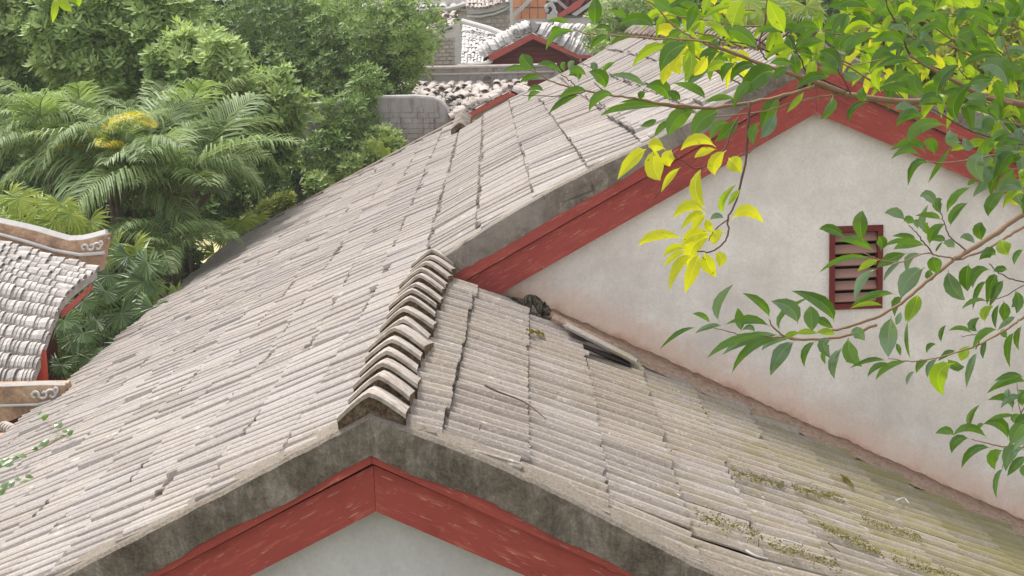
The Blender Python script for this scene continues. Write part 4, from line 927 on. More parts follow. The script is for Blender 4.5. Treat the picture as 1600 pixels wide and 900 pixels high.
# ---------------------------------------------------------------- loose sheets, cat and litter on the lower right slope
def small_sheet(name, P0, P1, wdir, width, ribs, m_, amp=.02, th=.014, label=None, cat=None, group=None):
    P0, P1, wdir = Vector(P0), Vector(P1), Vector(wdir).normalized(); ex = (P1-P0); L = ex.length; ex.normalize(); n = ex.cross(wdir).normalized()
    if n.z < 0: n = -n
    nc = ribs*8+1; V = []; F = []; R = random.Random(name+str(ribs)); bot = []
    for r in range(4):
        for c in range(nc):
            z = amp*(PROF[c % 8]); x = L*r/3+(R.gauss(0, .012) if r in (0, 3) else 0); V.append(P0+ex*x+wdir*(width*c/(nc-1))+n*z)
    b = len(V); V += [v-n*th for v in V]
    for r in range(3):
        for c in range(nc-1): F += [(r*nc+c, (r+1)*nc+c, (r+1)*nc+c+1, r*nc+c+1), (b+r*nc+c, b+r*nc+c+1, b+(r+1)*nc+c+1, b+(r+1)*nc+c)]
    for c in range(nc-1): F += [(c, c+1, b+c+1, b+c), (3*nc+c, b+3*nc+c, b+3*nc+c+1, 3*nc+c+1)]
    for r in range(3): F += [(r*nc, b+r*nc, b+(r+1)*nc, (r+1)*nc), (r*nc+nc-1, (r+1)*nc+nc-1, b+(r+1)*nc+nc-1, b+r*nc+nc-1)]
    o = link(name, mesh(name, V, F, m_)); return tag(o, label, cat, group)
a, c = on_roofR(884, 507, .13), on_roofR(994, 563, .11)
small_sheet('loose_roof_sheet', a, c, Vector((0, 1, -.12)), .24, 2, M_SHEETR, label='broken corrugated sheet tilted up over a dark gap near the wall', cat='roof sheet', amp=.012, th=.02)
a, c = on_roofR(862, 494, .09), on_roofR(966, 545, .08)
small_sheet('loose_roof_sheet', a, c, Vector((.02, 1, .12)), .16, 1, M_DIRT, label='brown broken sheet piece lying against the foot of the white wall', cat='roof sheet', amp=.014, th=.03)
b = MB(); A, B = on_roofR(912, 541, .052), on_roofR(985, 570, .05); b.box(((A+B)/2), ((B-A).length/2, .075, .004), Matrix(((B-A).normalized(), Vector((0, 1, 0)), (B-A).normalized().cross(Vector((0, 1, 0))))).transposed())
b.build('hollow_shade', M_VOID, house)  # flat black plate draws the shade in the hollow under the loose sheet
# cat
M_CAT = mat('tabby_fur', lambda g: g.mix(g.ramp(g.noise(g.co('World', (26, 26, 8)), 2.2, 3, .5, .6), [(.46, 0), (.54, 1)]), (.025, .024, .018), (.10, .085, .06)), .9, .1)
cat = empty('cat', at(836, 490, 11.78), label='small dark striped tabby cat crouched where the roof meets the wall', cat='cat')
def skin(name, chains, m_, parent, sub=1):
    V = []; E = []; Rr = []
    for ch in chains:
        pts, att = ch; prev = att
        for (p, r) in pts:
            V.append(tuple(p)); Rr.append(r); i = len(V)-1
            if prev is not None: E.append((prev, i))
            prev = i
    me = bpy.data.meshes.new(name); me.from_pydata(V, E, []); me.materials.append(m_); o = bpy.data.objects.new(name, me); COL.objects.link(o)
    md = o.modifiers.new('skin', 'SKIN'); md.use_smooth_shade = True; 
    for i, r in enumerate(Rr): me.skin_vertices[0].data[i].radius = (r, r)
    me.skin_vertices[0].data[0].use_root = True
    ss = o.modifiers.new('sub', 'SUBSURF'); ss.levels = sub; ss.render_levels = sub
    if parent: o.parent = parent; o.matrix_parent_inverse = Matrix.Translation(parent.location).inverted()
    return o
q = lambda u, v, D=11.78: at(u, v, D)
skin('body', [([(q(823, 476), .05), (q(827, 468), .058), (q(835, 468), .056), (q(843, 475), .052), (q(849, 482), .042), (q(855, 487, 11.72), .040), (q(859, 491, 11.68), .026)], None),
              ([(q(812, 469, 11.8), .018), (q(800, 466, 11.82), .016), (q(784, 463, 11.84), .012)], 0),
              ([(q(827, 483, 11.70), .026), (q(825, 489, 11.68), .018), (q(830, 491, 11.64), .016)], 0),
              ([(q(843, 486, 11.70), .024), (q(841, 493, 11.68), .017), (q(845, 496, 11.64), .015)], 3),
              ([(q(821, 482, 11.86), .024), (q(820, 487, 11.86), .016)], 0),
              ([(q(848, 489, 11.84), .022), (q(847, 494, 11.84), .016)], 4)], M_CAT, cat)
for (u, v) in ((852, 479), (858, 483)):
    b = MB(); p = q(u, v+2, 11.71); b.add([p+Vector((-.014, 0, 0)), p+Vector((.014, 0, 0)), p+Vector((0, .02, 0)), p+Vector((0, .004, .03))], [(0, 1, 3), (1, 2, 3), (2, 0, 3), (0, 2, 1)]); b.build('ear', M_CAT, cat)
# fallen twigs and litter
def litter(name, pts, r, m_, label, cat_, group=None):
    P = [on_roofR(u, v, .06) for u, v in pts]; mb = MB(); mb.tube(spline(P, 10), [r*(1-.06*i) for i in range(10)], 5); o = mb.build(name, m_); return tag(o, label, cat_, group)
litter('fallen_twig', [(757, 602), (778, 612), (800, 620), (823, 630), (842, 645), (853, 655)], .007, M_TWIGD, 'longest dark twig lying across the joint near the ridge tiles', 'twig', 'twigs fallen on the right slope')
litter('fallen_twig', [(751, 664), (749, 671)], .007, M_TWIGD, 'tiny dark twig stub below the long twig', 'twig', 'twigs fallen on the right slope')
litter('fallen_twig', [(1049, 704), (1052, 702), (1061, 703)], .006, M_TWIG, 'small curled pale twig on the fourth joint of the slope', 'twig', 'twigs fallen on the right slope')
litter('fallen_twig', [(1222, 843), (1235, 846), (1252, 852)], .008, M_PALE, 'bleached forked twig on the lower slope between moss strips', 'twig', 'twigs fallen on the right slope')
litter('fallen_twig', [(1294, 848), (1303, 855), (1312, 862)], .006, M_TWIGD, 'short dark twig beside the largest moss patch', 'twig', 'twigs fallen on the right slope')
litter('fallen_twig', [(1165, 860), (1180, 868), (1200, 873)], .009, M_PALE, 'pale crooked twig near the bottom edge of the slope', 'twig', 'twigs fallen on the right slope')
litter('fallen_twig', [(1400, 782), (1412, 778), (1420, 786)], .008, M_PALE, 'pale twig on the green sheets under the white wall', 'twig', 'twigs fallen on the right slope')
R_ = random.Random(21); mb = MB()
for _ in range(150):
    u, v = R_.uniform(760, 1560), R_.uniform(520, 890); p = on_roofR(u, v, .055)
    if p.y < .2 or p.y > YB-.1 or p.x > 5.8 or p.x < .4: continue
    s = R_.uniform(.006, .018); a_ = R_.uniform(0, 6.28); d = Vector((math.cos(a_), math.sin(a_), -.5*math.cos(a_)))*s; e = Vector((-math.sin(a_), math.cos(a_), .5*math.sin(a_)))*s*.4
    mb.add([p-d, p-e, p+d, p+e+Vector((0, 0, .004))], [(0, 1, 2, 3)], R_.randrange(3))
o = mb.build('leaf_litter', (M_PALE, M_TWIGD, M_TWIG)); tag(o, 'crumbs of dry leaf and bark scattered over the right slope', 'litter', kind='stuff')

# ---------------------------------------------------------------- foreground branches
def lf(name, c0, c1, tg, rough=.38, tr=.4, spec=.5):
    def b(g):
        n = g.noise(g.co('World'), 30, 4, .6); c = g.mix(g.rnd(), c0, c1); c = g.mix(g.math('MULTIPLY', n, .4), c, tuple(x*.7 for x in c1))
        k = g.math('MULTIPLY', g.att(), 1); c = g.mix(g.ramp(k, [(.4, 0), (.9, 1)]), c, tuple(min(1, x*1.25+.03) for x in c1))
        sp = g.ramp(g.noise(g.co('World'), 55, 3, .7), [(.66, 0), (.70, 1)]); c = g.mix(g.math('MULTIPLY', sp, .8), c, (.16, .09, .03))
        g.tc = g.mix(1.0, c, tg, 'MULTIPLY'); g.bump(g.noise(g.co('World'), 120, 3, .6), .25, .004); return c
    return mat(name, b, rough, spec, tr)
LM = {'g': lf('glossy_green_leaf', (.045, .105, .015), (.11, .215, .024), (1.5, 1.5, .6), .28, .4, .6),
      'p': lf('painted_sheen_leaf', (.09, .16, .07), (.17, .25, .125), (1.2, 1.3, .8), .25, .3, .7),  # paler base colour stands in for sky sheen on glossy leaves
      'yg': lf('yellow_green_leaf', (.16, .28, .02), (.29, .40, .03), (1.45, 1.4, .5), .45, .5),
      'y': lf('yellow_leaf', (.48, .52, .02), (.64, .63, .04), (1.25, 1.2, .5), .5, .5)}
LR = random.Random(99)
def leaf(parent, b_, m_, t_, w, D, mt, flat=1.0):
    """leaf whose midrib runs through three photo points; its own depth, bend and fold"""
    ln = math.hypot(t_[0]-b_[0], t_[1]-b_[1])*D/FPX; dz = LR.uniform(-.35, .35)*ln; dm = LR.uniform(-.15, .25)*ln
    A = at(*b_, D); T = at(*t_, D+dz); Mp = at(*m_, D+dz*.5-dm); st = [0, .07, .2, .36, .54, .72, .88, 1]; wd = [.03, .06, .55, .9, 1, .8, .4, .02]
    hw = w*(1.05 if mt == 'y' else .93)*D/FPX/2; V = []; F = []; T_ = []; fold = LR.uniform(.1, .5)*LR.choice((-1, 1)); wav = LR.uniform(-.12, .12)
    C = Mp*2-(A+T)*.5; pts = [A*(1-t)**2+C*2*t*(1-t)+T*t*t for t in st]
    for i, p in enumerate(pts):
        tn = (pts[min(i+1, 7)]-pts[max(i-1, 0)]).normalized(); vd = (p-CP).normalized(); s = tn.cross(vd).normalized(); h = hw*wd[i]*1.06
        k1 = h*(1+wav*math.sin(i*2.1)); V += [p-s*k1-vd*h*fold*(1+.3*math.sin(i*1.7)), p-s*hw*.05*(1-i/9), p+s*hw*.05*(1-i/9), p+s*h-vd*h*fold*(1+.3*math.cos(i*1.9))]
    for i in range(7):
        F += [(4*i+j, 4*i+j+1, 4*i+j+5, 4*i+j+4) for j in range(3)]; T_ += [.30+LR.uniform(-.05, .05), 1.0, .5+LR.uniform(-.05, .05)]  # pale midrib; halves tinted unequally, painting in the shading of a fold
    link('leaf', mesh('leaf', V, F, LM[mt], smooth=True, attr=T_), parent)
def trace(parent, org, sc, L, D, mt='g', dj=.12):
    for q in L:
        m2 = q[7] if len(q) > 7 else mt
        f = lambda x, y: (org[0]+x/sc, org[1]+y/sc)
        leaf(parent, f(q[0], q[1]), f(q[2], q[3]), f(q[4], q[5]), q[6]/sc, D+LR.uniform(-dj, dj), m2)
def stem(parent, org, sc, P, D0, D1, r0, r1, m_=None, name='twig'):
    n = len(P)*4; pts = spline([at(org[0]+x/sc, org[1]+y/sc, D0+(D1-D0)*i/(len(P)-1)) for i, (x, y) in enumerate(P)], n)
    mb = MB(); mb.tube([p+Vector((LR.gauss(0, .0008), 0, LR.gauss(0, .0008))) for p in pts], [.76*(r0+(r1-r0)*i/(n-1))*LR.uniform(.9, 1.12) for i in range(n)], 7); mb.build(name, m_ or M_TWIG, parent, smooth=True)
def branch(u, v, D, label): return empty('leafy_branch', at(u, v, D), label=label, cat='branch', group='leafy branches hanging in from the right')
def rosette(parent, u, v, D, n, ln, w, mt, a0=0, a1=6.283, droop=10):
    for k in range(n):
        a = a0+(a1-a0)*(k+LR.uniform(.1, .9))/n; l = ln*LR.uniform(.7, 1.15); tx, ty = u+l*math.cos(a), v-l*math.sin(a)*.85; dr = droop*LR.uniform(.3, 1.5)
        leaf(parent, (u+LR.uniform(-4, 4), v+LR.uniform(-4, 4)), ((u+tx)/2, (v+ty)/2-dr*.5), (tx, ty+dr), w*LR.uniform(.6, 1.15), D+LR.uniform(-.15, .15), mt if not isinstance(mt, tuple) else LR.choice(mt))

R1, R2, R3, R4, R5, R6, R7, R8, RY = ((1020, 420), 5), ((1280, 300), 5), ((1280, 440), 5), ((1400, 560), 3.91), ((790, 0), 5), ((1000, 0), 3.75), ((1280, 0), 3.75), ((1380, 160), 5), ((950, 180), 3)
br = branch(1640, 310, 2.9, 'long leafy branch reaching down left across the louvred vent')
trace(br, *R1, [(520, 415, 505, 270, 630, 122, 75, 'p'), (450, 428, 390, 365, 310, 352, 45), (545, 445, 440, 450, 330, 505, 45, 'p'), (340, 460, 200, 500, 55, 630, 38), (690, 490, 680, 400, 665, 305, 85), (910, 385, 850, 270, 700, 190, 70), (910, 450, 760, 385, 570, 435, 55), (915, 450, 800, 410, 655, 445, 40), (1130, 435, 1080, 310, 925, 255, 130, 'p'), (1000, 490, 1010, 350, 1240, 215, 45), (1415, 420, 1330, 270, 1085, 172, 110), (1245, 500, 1240, 380, 1230, 290, 130), (1420, 480, 1330, 410, 1270, 400, 70), (950, 515, 650, 550, 422, 700, 70), (1000, 520, 760, 540, 545, 670, 85, 'p'), (1040, 540, 780, 600, 620, 810, 75), (1080, 550, 940, 560, 850, 640, 60, 'p'), (1110, 570, 1000, 660, 920, 835, 120, 'p'), (1150, 500, 1080, 510, 1020, 545, 50, 'yg'), (1280, 565, 1190, 640, 1185, 765, 60), (1350, 630, 1330, 680, 1350, 745, 40), (1400, 560, 1330, 590, 1390, 700, 100, 'p'), (1490, 610, 1410, 720, 1420, 860, 70, 'p'), (1530, 540, 1540, 660, 1600, 740, 130), (800, 500, 760, 455, 700, 480, 45, 'p'), (1430, 520, 1360, 490, 1280, 500, 60, 'yg'), (1300, 510, 1200, 490, 1120, 510, 50, 'yg')], 2.75)
stem(br, *R1, [(1750, 440), (1480, 525), (1170, 552), (1050, 535), (960, 475), (905, 395)], 2.78, 2.7, .0045, .0016)
stem(br, *R1, [(1170, 552), (950, 530), (740, 520), (600, 490), (470, 458)], 2.75, 2.7, .0022, .0012)
trace(br, *R2, [(345, 390, 320, 250, 340, 145, 120), (210, 370, 100, 290, 0, 290, 80), (430, 470, 300, 380, 160, 385, 75), (480, 460, 490, 390, 460, 350, 90), (415, 525, 200, 515, 0, 630, 50), (455, 600, 330, 690, 280, 850, 75, 'p'), (600, 800, 430, 800, 250, 890, 60), (500, 890, 380, 870, 240, 910, 40, 'yg'), (470, 530, 380, 560, 300, 620, 60, 'yg'), (690, 480, 560, 520, 450, 590, 90), (800, 480, 700, 520, 690, 640, 60, 'p'), (640, 550, 560, 600, 500, 700, 40, 'p'), (670, 225, 600, 160, 510, 165, 80, 'p'), (745, 250, 700, 215, 660, 225, 70), (760, 370, 680, 340, 570, 345, 45), (830, 420, 700, 400, 580, 450, 80), (820, 390, 620, 380, 505, 430, 40), (860, 420, 890, 310, 980, 250, 80), (830, 300, 800, 230, 850, 100, 60, 'p'), (905, 120, 860, 30, 785, 35, 90, 'p'), (955, 180, 920, 90, 960, 55, 80), (950, 220, 880, 180, 750, 185, 50), (1000, 160, 1040, 60, 1130, 0, 60), (1030, 270, 1050, 170, 1160, 85, 70), (1275, 385, 1250, 300, 1270, 235, 105), (1220, 410, 1160, 350, 1100, 360, 60, 'p'), (885, 500, 900, 560, 930, 640, 120), (870, 600, 860, 650, 890, 690, 70), (830, 590, 700, 680, 640, 830, 150, 'p'), (655, 830, 600, 860, 590, 970, 70), (1010, 610, 1040, 740, 1140, 845, 130, 'p'), (1170, 560, 1150, 660, 1160, 775, 130), (1340, 610, 1230, 620, 1200, 750, 80), (1380, 500, 1330, 470, 1250, 530, 90), (1480, 500, 1440, 430, 1430, 370, 120, 'yg'), (970, 380, 930, 430, 910, 470, 20), (770, 800, 750, 880, 690, 1020, 100, 'yg'), (990, 390, 940, 360, 880, 380, 60), (1060, 440, 1020, 400, 970, 400, 70, 'p'), (860, 340, 830, 280, 850, 240, 60), (770, 290, 760, 240, 740, 220, 50, 'p')], 2.8)
stem(br, *R2, [(1800, 60), (1600, 170), (1450, 270), (1300, 380), (1150, 470), (1060, 520)], 2.95, 2.85, .0085, .0060)
stem(br, *R2, [(1060, 520), (960, 600), (800, 730), (620, 880), (430, 985), (200, 1060), (40, 1100)], 2.85, 2.78, .0055, .0032)
stem(br, *R2, [(1900, 130), (1600, 270), (1450, 360), (1280, 460), (1070, 530)], 3.0, 2.87, .0045, .003)
stem(br, *R2, [(1070, 520), (940, 500), (830, 480), (640, 545), (480, 530), (350, 475)], 2.85, 2.78, .0025, .0012)
stem(br, *R2, [(900, 490), (830, 410), (760, 320), (700, 260)], 2.84, 2.8, .0022, .001, M_TWIGD)
stem(br, *R2, [(1150, 460), (1020, 340), (970, 230), (950, 150)], 2.87, 2.8, .002, .001, M_TWIGD)
br = branch(1640, 495, 2.7, 'lower leafy twig entering at the right edge below the vent')
trace(br, *R3, [(565, 270, 540, 420, 540, 590, 150, 'p'), (640, 230, 620, 290, 600, 340, 50, 'p'), (780, 90, 720, 200, 675, 310, 90, 'yg'), (695, 290, 680, 450, 710, 600, 32), (600, 480, 620, 520, 635, 580, 40), (225, 440, 240, 560, 335, 665, 110), (240, 400, 300, 400, 355, 460, 100, 'p'), (195, 510, 100, 620, 120, 760, 60, 'p'), (520, 620, 400, 610, 240, 675, 40), (570, 645, 450, 660, 378, 745, 50), (700, 625, 540, 660, 440, 770, 55), (860, 620, 790, 640, 760, 715, 60), (750, 700, 700, 740, 685, 810, 35, 'p'), (930, 600, 860, 660, 848, 750, 50, 'p'), (1060, 635, 930, 720, 970, 890, 150, 'yg'), (1070, 540, 1000, 560, 930, 620, 50), (1180, 500, 1130, 560, 1110, 620, 90, 'yg'), (1000, 600, 1060, 660, 1135, 665, 80), (1240, 550, 1180, 660, 1150, 830, 60, 'p'), (955, 480, 950, 400, 990, 340, 40), (920, 490, 860, 500, 840, 560, 40), (1200, 410, 1110, 360, 1010, 385, 40), (1245, 395, 1190, 340, 1255, 280, 70), (1300, 320, 1290, 240, 1360, 190, 75, 'yg'), (1400, 380, 1280, 400, 1200, 530, 65), (1540, 270, 1470, 310, 1395, 380, 50, 'p'), (1310, 460, 1280, 520, 1280, 605, 45), (1440, 150, 1450, 230, 1440, 310, 90), (1410, 170, 1370, 260, 1380, 370, 45), (1530, 70, 1560, 150, 1540, 250, 80), (1310, 140, 1200, 150, 1115, 215, 40), (1530, 390, 1470, 500, 1490, 670, 60), (1590, 340, 1540, 430, 1560, 535, 50), (1470, 370, 1440, 400, 1470, 440, 60)], 2.65)
stem(br, *R3, [(1800, 170), (1600, 280), (1500, 350), (1330, 450), (1200, 510), (1060, 555), (900, 600), (700, 622), (540, 600)], 2.7, 2.62, .0038, .0012)
stem(br, *R3, [(1220, 530), (1260, 430), (1200, 415), (1110, 430)], 2.65, 2.6, .0014, .0008, M_TWIGD)
stem(br, *R3, [(1800, -60), (1600, 30), (1400, 135), (1240, 150)], 2.75, 2.65, .0016, .0009, M_TWIGD)
trace(br, *R2, [(1470, 610, 1420, 600, 1360, 620, 60), (1400, 660, 1350, 700, 1310, 880, 90), (1310, 700, 1240, 760, 1200, 920, 50), (1440, 690, 1390, 760, 1330, 900, 70), (1530, 770, 1540, 850, 1500, 900, 60), (1600, 450, 1540, 490, 1525, 570, 50)], 2.7)
stem(br, *R2, [(1750, 730), (1600, 700), (1500, 680), (1400, 630), (1330, 560)], 2.75, 2.68, .0022, .0012, M_TWIGD)
br = branch(1640, 690, 2.6, 'lowest green sprig at the right edge in front of the stained wall')
trace(br, *R4, [(800, 150, 690, 130, 555, 215, 60), (783, 120, 700, 100, 600, 140, 40), (710, 320, 680, 240, 560, 255, 60), (783, 240, 700, 240, 640, 305, 45, 'p'), (690, 250, 680, 215, 690, 185, 40, 'p'), (460, 435, 450, 360, 512, 282, 40), (355, 475, 310, 440, 240, 460, 55), (560, 490, 450, 420, 350, 470, 55), (450, 490, 370, 500, 340, 580, 65), (585, 548, 470, 560, 400, 670, 55), (685, 500, 640, 400, 535, 400, 75), (660, 560, 590, 600, 605, 680, 75), (660, 670, 610, 740, 615, 860, 35), (545, 400, 510, 410, 505, 440, 30), (740, 350, 650, 350, 565, 375, 30), (783, 400, 740, 440, 700, 530, 90), (783, 560, 700, 570, 670, 690, 90, 'p'), (800, 600, 740, 640, 680, 720, 60), (800, 200, 770, 240, 775, 290, 60), (800, 640, 775, 680, 780, 720, 40), (760, 340, 720, 360, 725, 395, 40), (840, 380, 780, 380, 720, 430, 90), (860, 480, 790, 470, 720, 560, 90, 'p'), (850, 230, 800, 220, 745, 190, 50)], 2.55)
stem(br, *R4, [(980, 500), (783, 545), (680, 542), (580, 525), (460, 490)], 2.6, 2.52, .003, .0012)
stem(br, *R4, [(783, 300), (720, 460), (680, 560), (650, 670)], 2.6, 2.55, .0018, .001, M_TWIGD)
stem(br, *R4, [(783, 545), (800, 400), (760, 320), (740, 150)], 2.58, 2.55, .0018, .001)
top_ = branch(1660, 165, 3.1, 'thick top branch sweeping left across the gable with green and yellow leaves')
br = top_
trace(br, *R5, [(695, 200, 700, 90, 700, -30, 110), (500, 190, 430, 155, 320, 165, 40), (400, 260, 380, 230, 430, 210, 50), (555, 250, 400, 260, 315, 390, 60), (830, 250, 770, 205, 690, 225, 40), (820, 290, 730, 300, 660, 390, 55), (1010, 290, 900, 290, 820, 355, 50), (225, 550, 160, 480, 125, 420, 110), (180, 550, 80, 525, -20, 560, 45), (290, 610, 190, 600, 110, 650, 50), (300, 720, 240, 680, 170, 715, 45), (280, 725, 210, 730, 180, 790, 40), (450, 580, 350, 500, 250, 505, 50), (500, 560, 510, 500, 540, 480, 50, 'p'), (460, 560, 450, 510, 470, 490, 50), (570, 640, 560, 570, 490, 590, 70), (640, 600, 560, 540, 500, 560, 60), (775, 700, 750, 600, 650, 560, 110), (760, 575, 790, 520, 860, 485, 40), (680, 560, 690, 520, 660, 500, 70, 'p'), (1090, 690, 980, 600, 805, 590, 55, 'p'), (640, 715, 530, 700, 410, 775, 60), (590, 740, 460, 780, 335, 890, 55), (850, 745, 730, 745, 650, 870, 80), (1280, 800, 1220, 680, 1095, 680, 120), (1370, 790, 1320, 740, 1260, 725, 70), (1100, 720, 1060, 740, 1060, 780, 60), (1240, 820, 1050, 790, 890, 800, 40), (1270, 835, 950, 830, 740, 905, 60), (1160, 225, 1050, 145, 880, 200, 100), (950, 150, 900, 110, 825, 90, 60), (1290, 370, 1130, 380, 985, 525, 80, 'yg'), (1440, 350, 1290, 400, 1210, 560, 130), (1310, 500, 1250, 570, 1230, 660, 80, 'y'), (1400, 430, 1330, 500, 1370, 580, 100, 'y'), (1440, 400, 1450, 520, 1400, 640, 110, 'yg'), (1580, 440, 1530, 520, 1470, 590, 80, 'y'), (1600, 540, 1500, 590, 1390, 690, 60, 'p'), (1560, 780, 1480, 690, 1310, 650, 70), (1390, 250, 1320, 250, 1265, 300, 50), (1280, 90, 1230, 40, 1150, 0, 110), (1330, 270, 1250, 230, 1190, 270, 100, 'y')], 2.95)
trace(br, *R6, [(790, 430, 700, 440, 565, 585, 130), (820, 560, 760, 640, 710, 760, 90), (800, 650, 760, 740, 705, 810, 70, 'p'), (700, 720, 660, 770, 665, 850, 60), (1100, 455, 1010, 450, 910, 520, 60), (470, 650, 370, 700, 305, 800, 110), (330, 650, 220, 690, 165, 800, 110), (210, 690, 130, 740, 85, 800, 40), (580, 690, 520, 760, 440, 830, 70), (520, 720, 450, 740, 410, 820, 60), (690, 290, 600, 200, 520, 180, 90), (690, 390, 590, 390, 530, 480, 60), (570, 375, 500, 400, 485, 480, 50), (480, 310, 400, 300, 345, 345, 40), (560, 350, 540, 320, 480, 330, 60, 'yg'), (850, 190, 780, 160, 690, 190, 60), (850, 200, 800, 100, 750, 0, 100, 'yg'), (540, 160, 560, 80, 600, 0, 110, 'yg'), (960, 540, 920, 590, 860, 660, 40, 'yg'), (560, 580, 470, 570, 380, 600, 40), (900, 380, 830, 360, 760, 370, 50), (660, 480, 600, 520, 540, 640, 60), (870, 400, 820, 420, 780, 470, 60), (620, 200, 560, 190, 500, 260, 60, 'yg'), (100, 700, 60, 720, 0, 740, 40), (1130, 560, 1110, 640, 1060, 700, 50)], 3.0)
stem(br, *R5, [(1600, 335), (1480, 315), (1200, 300), (850, 280), (620, 262), (530, 220)], 3.0, 2.95, .0032, .0012)
stem(br, *R5, [(1600, 840), (1300, 820), (1060, 780), (850, 745), (620, 710), (430, 660), (330, 620), (215, 555), (150, 545)], 3.0, 2.9, .0042, .0012)
stem(br, *R5, [(785, 728), (740, 690), (690, 640)], 2.95, 2.92, .0016, .001, M_TWIGD); stem(br, *R5, [(570, 690), (500, 630), (430, 580)], 2.95, 2.92, .0016, .001, M_TWIGD); stem(br, *R5, [(620, 715), (430, 748), (130, 745)], 2.95, 2.92, .0016, .0009, M_TWIGD)
stem(br, *R5, [(1000, -40), (1150, 30), (1270, 160), (1400, 260), (1520, 320), (1650, 380)], 3.0, 3.0, .002, .003)
stem(br, *R6, [(0, 592), (250, 630), (500, 625), (750, 580), (950, 530), (1060, 495)], 3.0, 3.05, .0042, .0055)
stem(br, *R6, [(400, 255), (460, 275), (650, 350), (850, 420), (1000, 470), (1200, 545)], 3.0, 3.05, .004, .0075)
stem(br, *R6, [(440, 685), (700, 655), (900, 600), (1160, 550)], 3.0, 3.05, .002, .003)
stem(br, *R6, [(980, 440), (930, 320), (870, 190)], 3.05, 3.0, .0022, .0012, M_TWIGD); stem(br, *R6, [(745, -20), (735, 120), (700, 260), (740, 350)], 3.1, 3.05, .004, .002, M_TWIGD)
stem(br, *R7, [(-120, 455), (0, 500), (200, 560), (500, 595), (800, 585), (950, 565), (1130, 600), (1400, 640)], 3.05, 3.15, .0075, .0125, name='main_stem')
stem(br, *R7, [(520, 320), (700, 425), (850, 505), (950, 565), (1130, 610)], 3.05, 3.12, .0045, .008)
stem(br, *R7, [(530, 320), (470, 180), (400, 40), (380, -40)], 3.05, 3.0, .003, .0014, M_TWIGD); stem(br, *R7, [(540, 330), (380, 350), (160, 390)], 3.05, 3.0, .0025, .0012); stem(br, *R7, [(380, 160), (330, 90), (270, 50)], 3.05, 3.0, .003, .0014)
stem(br, *R7, [(1200, 420), (1120, 350), (1080, 220), (1050, 130)], 3.05, 3.0, .0024, .0012); stem(br, *R7, [(185, 550), (150, 480), (110, 400), (105, 300)], 3.02, 3.0, .002, .001, M_TWIGD)
trace(br, *R7, [(135, 320, 200, 240, 350, 190, 70), (130, 300, 120, 250, 190, 200, 80), (100, 290, 60, 220, 30, 195, 50), (440, 285, 360, 310, 295, 410, 60), (500, 270, 430, 210, 300, 250, 70), (510, 175, 600, 100, 720, 85, 45), (575, 195, 650, 150, 750, 145, 40), (640, 340, 570, 280, 610, 230, 90), (700, 380, 640, 360, 570, 340, 50), (545, 360, 450, 350, 330, 395, 50), (560, 440, 470, 440, 370, 500, 50), (620, 560, 560, 490, 600, 425, 90), (690, 560, 720, 450, 820, 380, 80), (820, 720, 790, 600, 900, 480, 90), (740, 625, 660, 570, 580, 625, 70), (580, 660, 500, 620, 440, 645, 50, 'p'), (590, 585, 480, 510, 330, 530, 60), (1110, 530, 1050, 390, 935, 400, 110, 'p'), (1130, 490, 1140, 420, 1070, 360, 90), (1040, 160, 960, 80, 850, 70, 60), (1060, 140, 1050, 60, 960, 20, 70), (1120, 150, 1140, 80, 1180, 30, 60), (300, 60, 200, 0, 100, 50, 80), (370, 70, 340, 10, 260, 10, 90), (950, 670, 930, 590, 860, 570, 100, 'p'), (60, 570, 80, 620, 5, 700, 50), (290, 600, 200, 630, 170, 720, 40), (290, 590, 250, 560, 260, 510, 60), (930, 300, 890, 240, 900, 180, 70), (1040, 270, 920, 270, 820, 310, 40), (360, 540, 330, 450, 380, 400, 60, 'yg'), (120, 440, 60, 400, 0, 400, 60), (110, 400, 80, 330, 0, 300, 90), (140, 330, 180, 280, 130, 180, 60), (60, 450, 20, 440, -60, 470, 50), (250, 440, 180, 450, 150, 420, 60, 'p')], 3.0)
# yellow hanging sprig, a twig of the same branch
trace(br, *RY, [(505, 150, 420, 110, 340, 165, 50), (510, 160, 450, 170, 405, 200, 35), (555, 165, 500, 220, 500, 280, 60), (565, 200, 590, 225, 625, 268, 70), (180, 160, 120, 200, 45, 300, 55), (270, 160, 220, 140, 190, 150, 60), (225, 150, 215, 240, 245, 305, 85), (340, 245, 290, 290, 250, 360, 30), (300, 160, 280, 200, 290, 240, 60), (460, 440, 410, 350, 435, 255, 55), (455, 460, 380, 420, 305, 485, 50), (455, 462, 400, 470, 340, 540, 35), (460, 462, 420, 500, 390, 555, 35), (465, 480, 470, 520, 490, 545, 40), (545, 465, 535, 400, 600, 325, 35, 'yg'), (560, 430, 590, 380, 620, 350, 30, 'yg'), (580, 490, 650, 445, 730, 505, 55), (545, 485, 510, 470, 480, 490, 30, 'p'), (485, 555, 400, 560, 350, 610, 55), (360, 580, 230, 560, 140, 615, 45), (380, 625, 310, 620, 260, 665, 35), (370, 635, 310, 660, 260, 712, 28), (490, 570, 400, 610, 375, 720, 70), (400, 660, 330, 700, 285, 825, 45), (430, 650, 400, 720, 360, 835, 60), (490, 540, 510, 560, 490, 610, 40), (450, 640, 470, 700, 505, 760, 60), (500, 640, 530, 670, 520, 710, 50), (550, 545, 500, 560, 490, 600, 40)], 2.85, 'y', .06)
stem(br, *RY, [(665, -60), (655, 100), (640, 250), (600, 400), (565, 480), (562, 560), (530, 610), (480, 640), (420, 640)], 3.0, 2.85, .0038, .0018, M_TWIGD); stem(br, *RY, [(610, 10), (585, 60), (530, 180), (470, 230), (410, 250), (300, 185)], 3.0, 2.85, .0028, .0014, M_TWIGD)
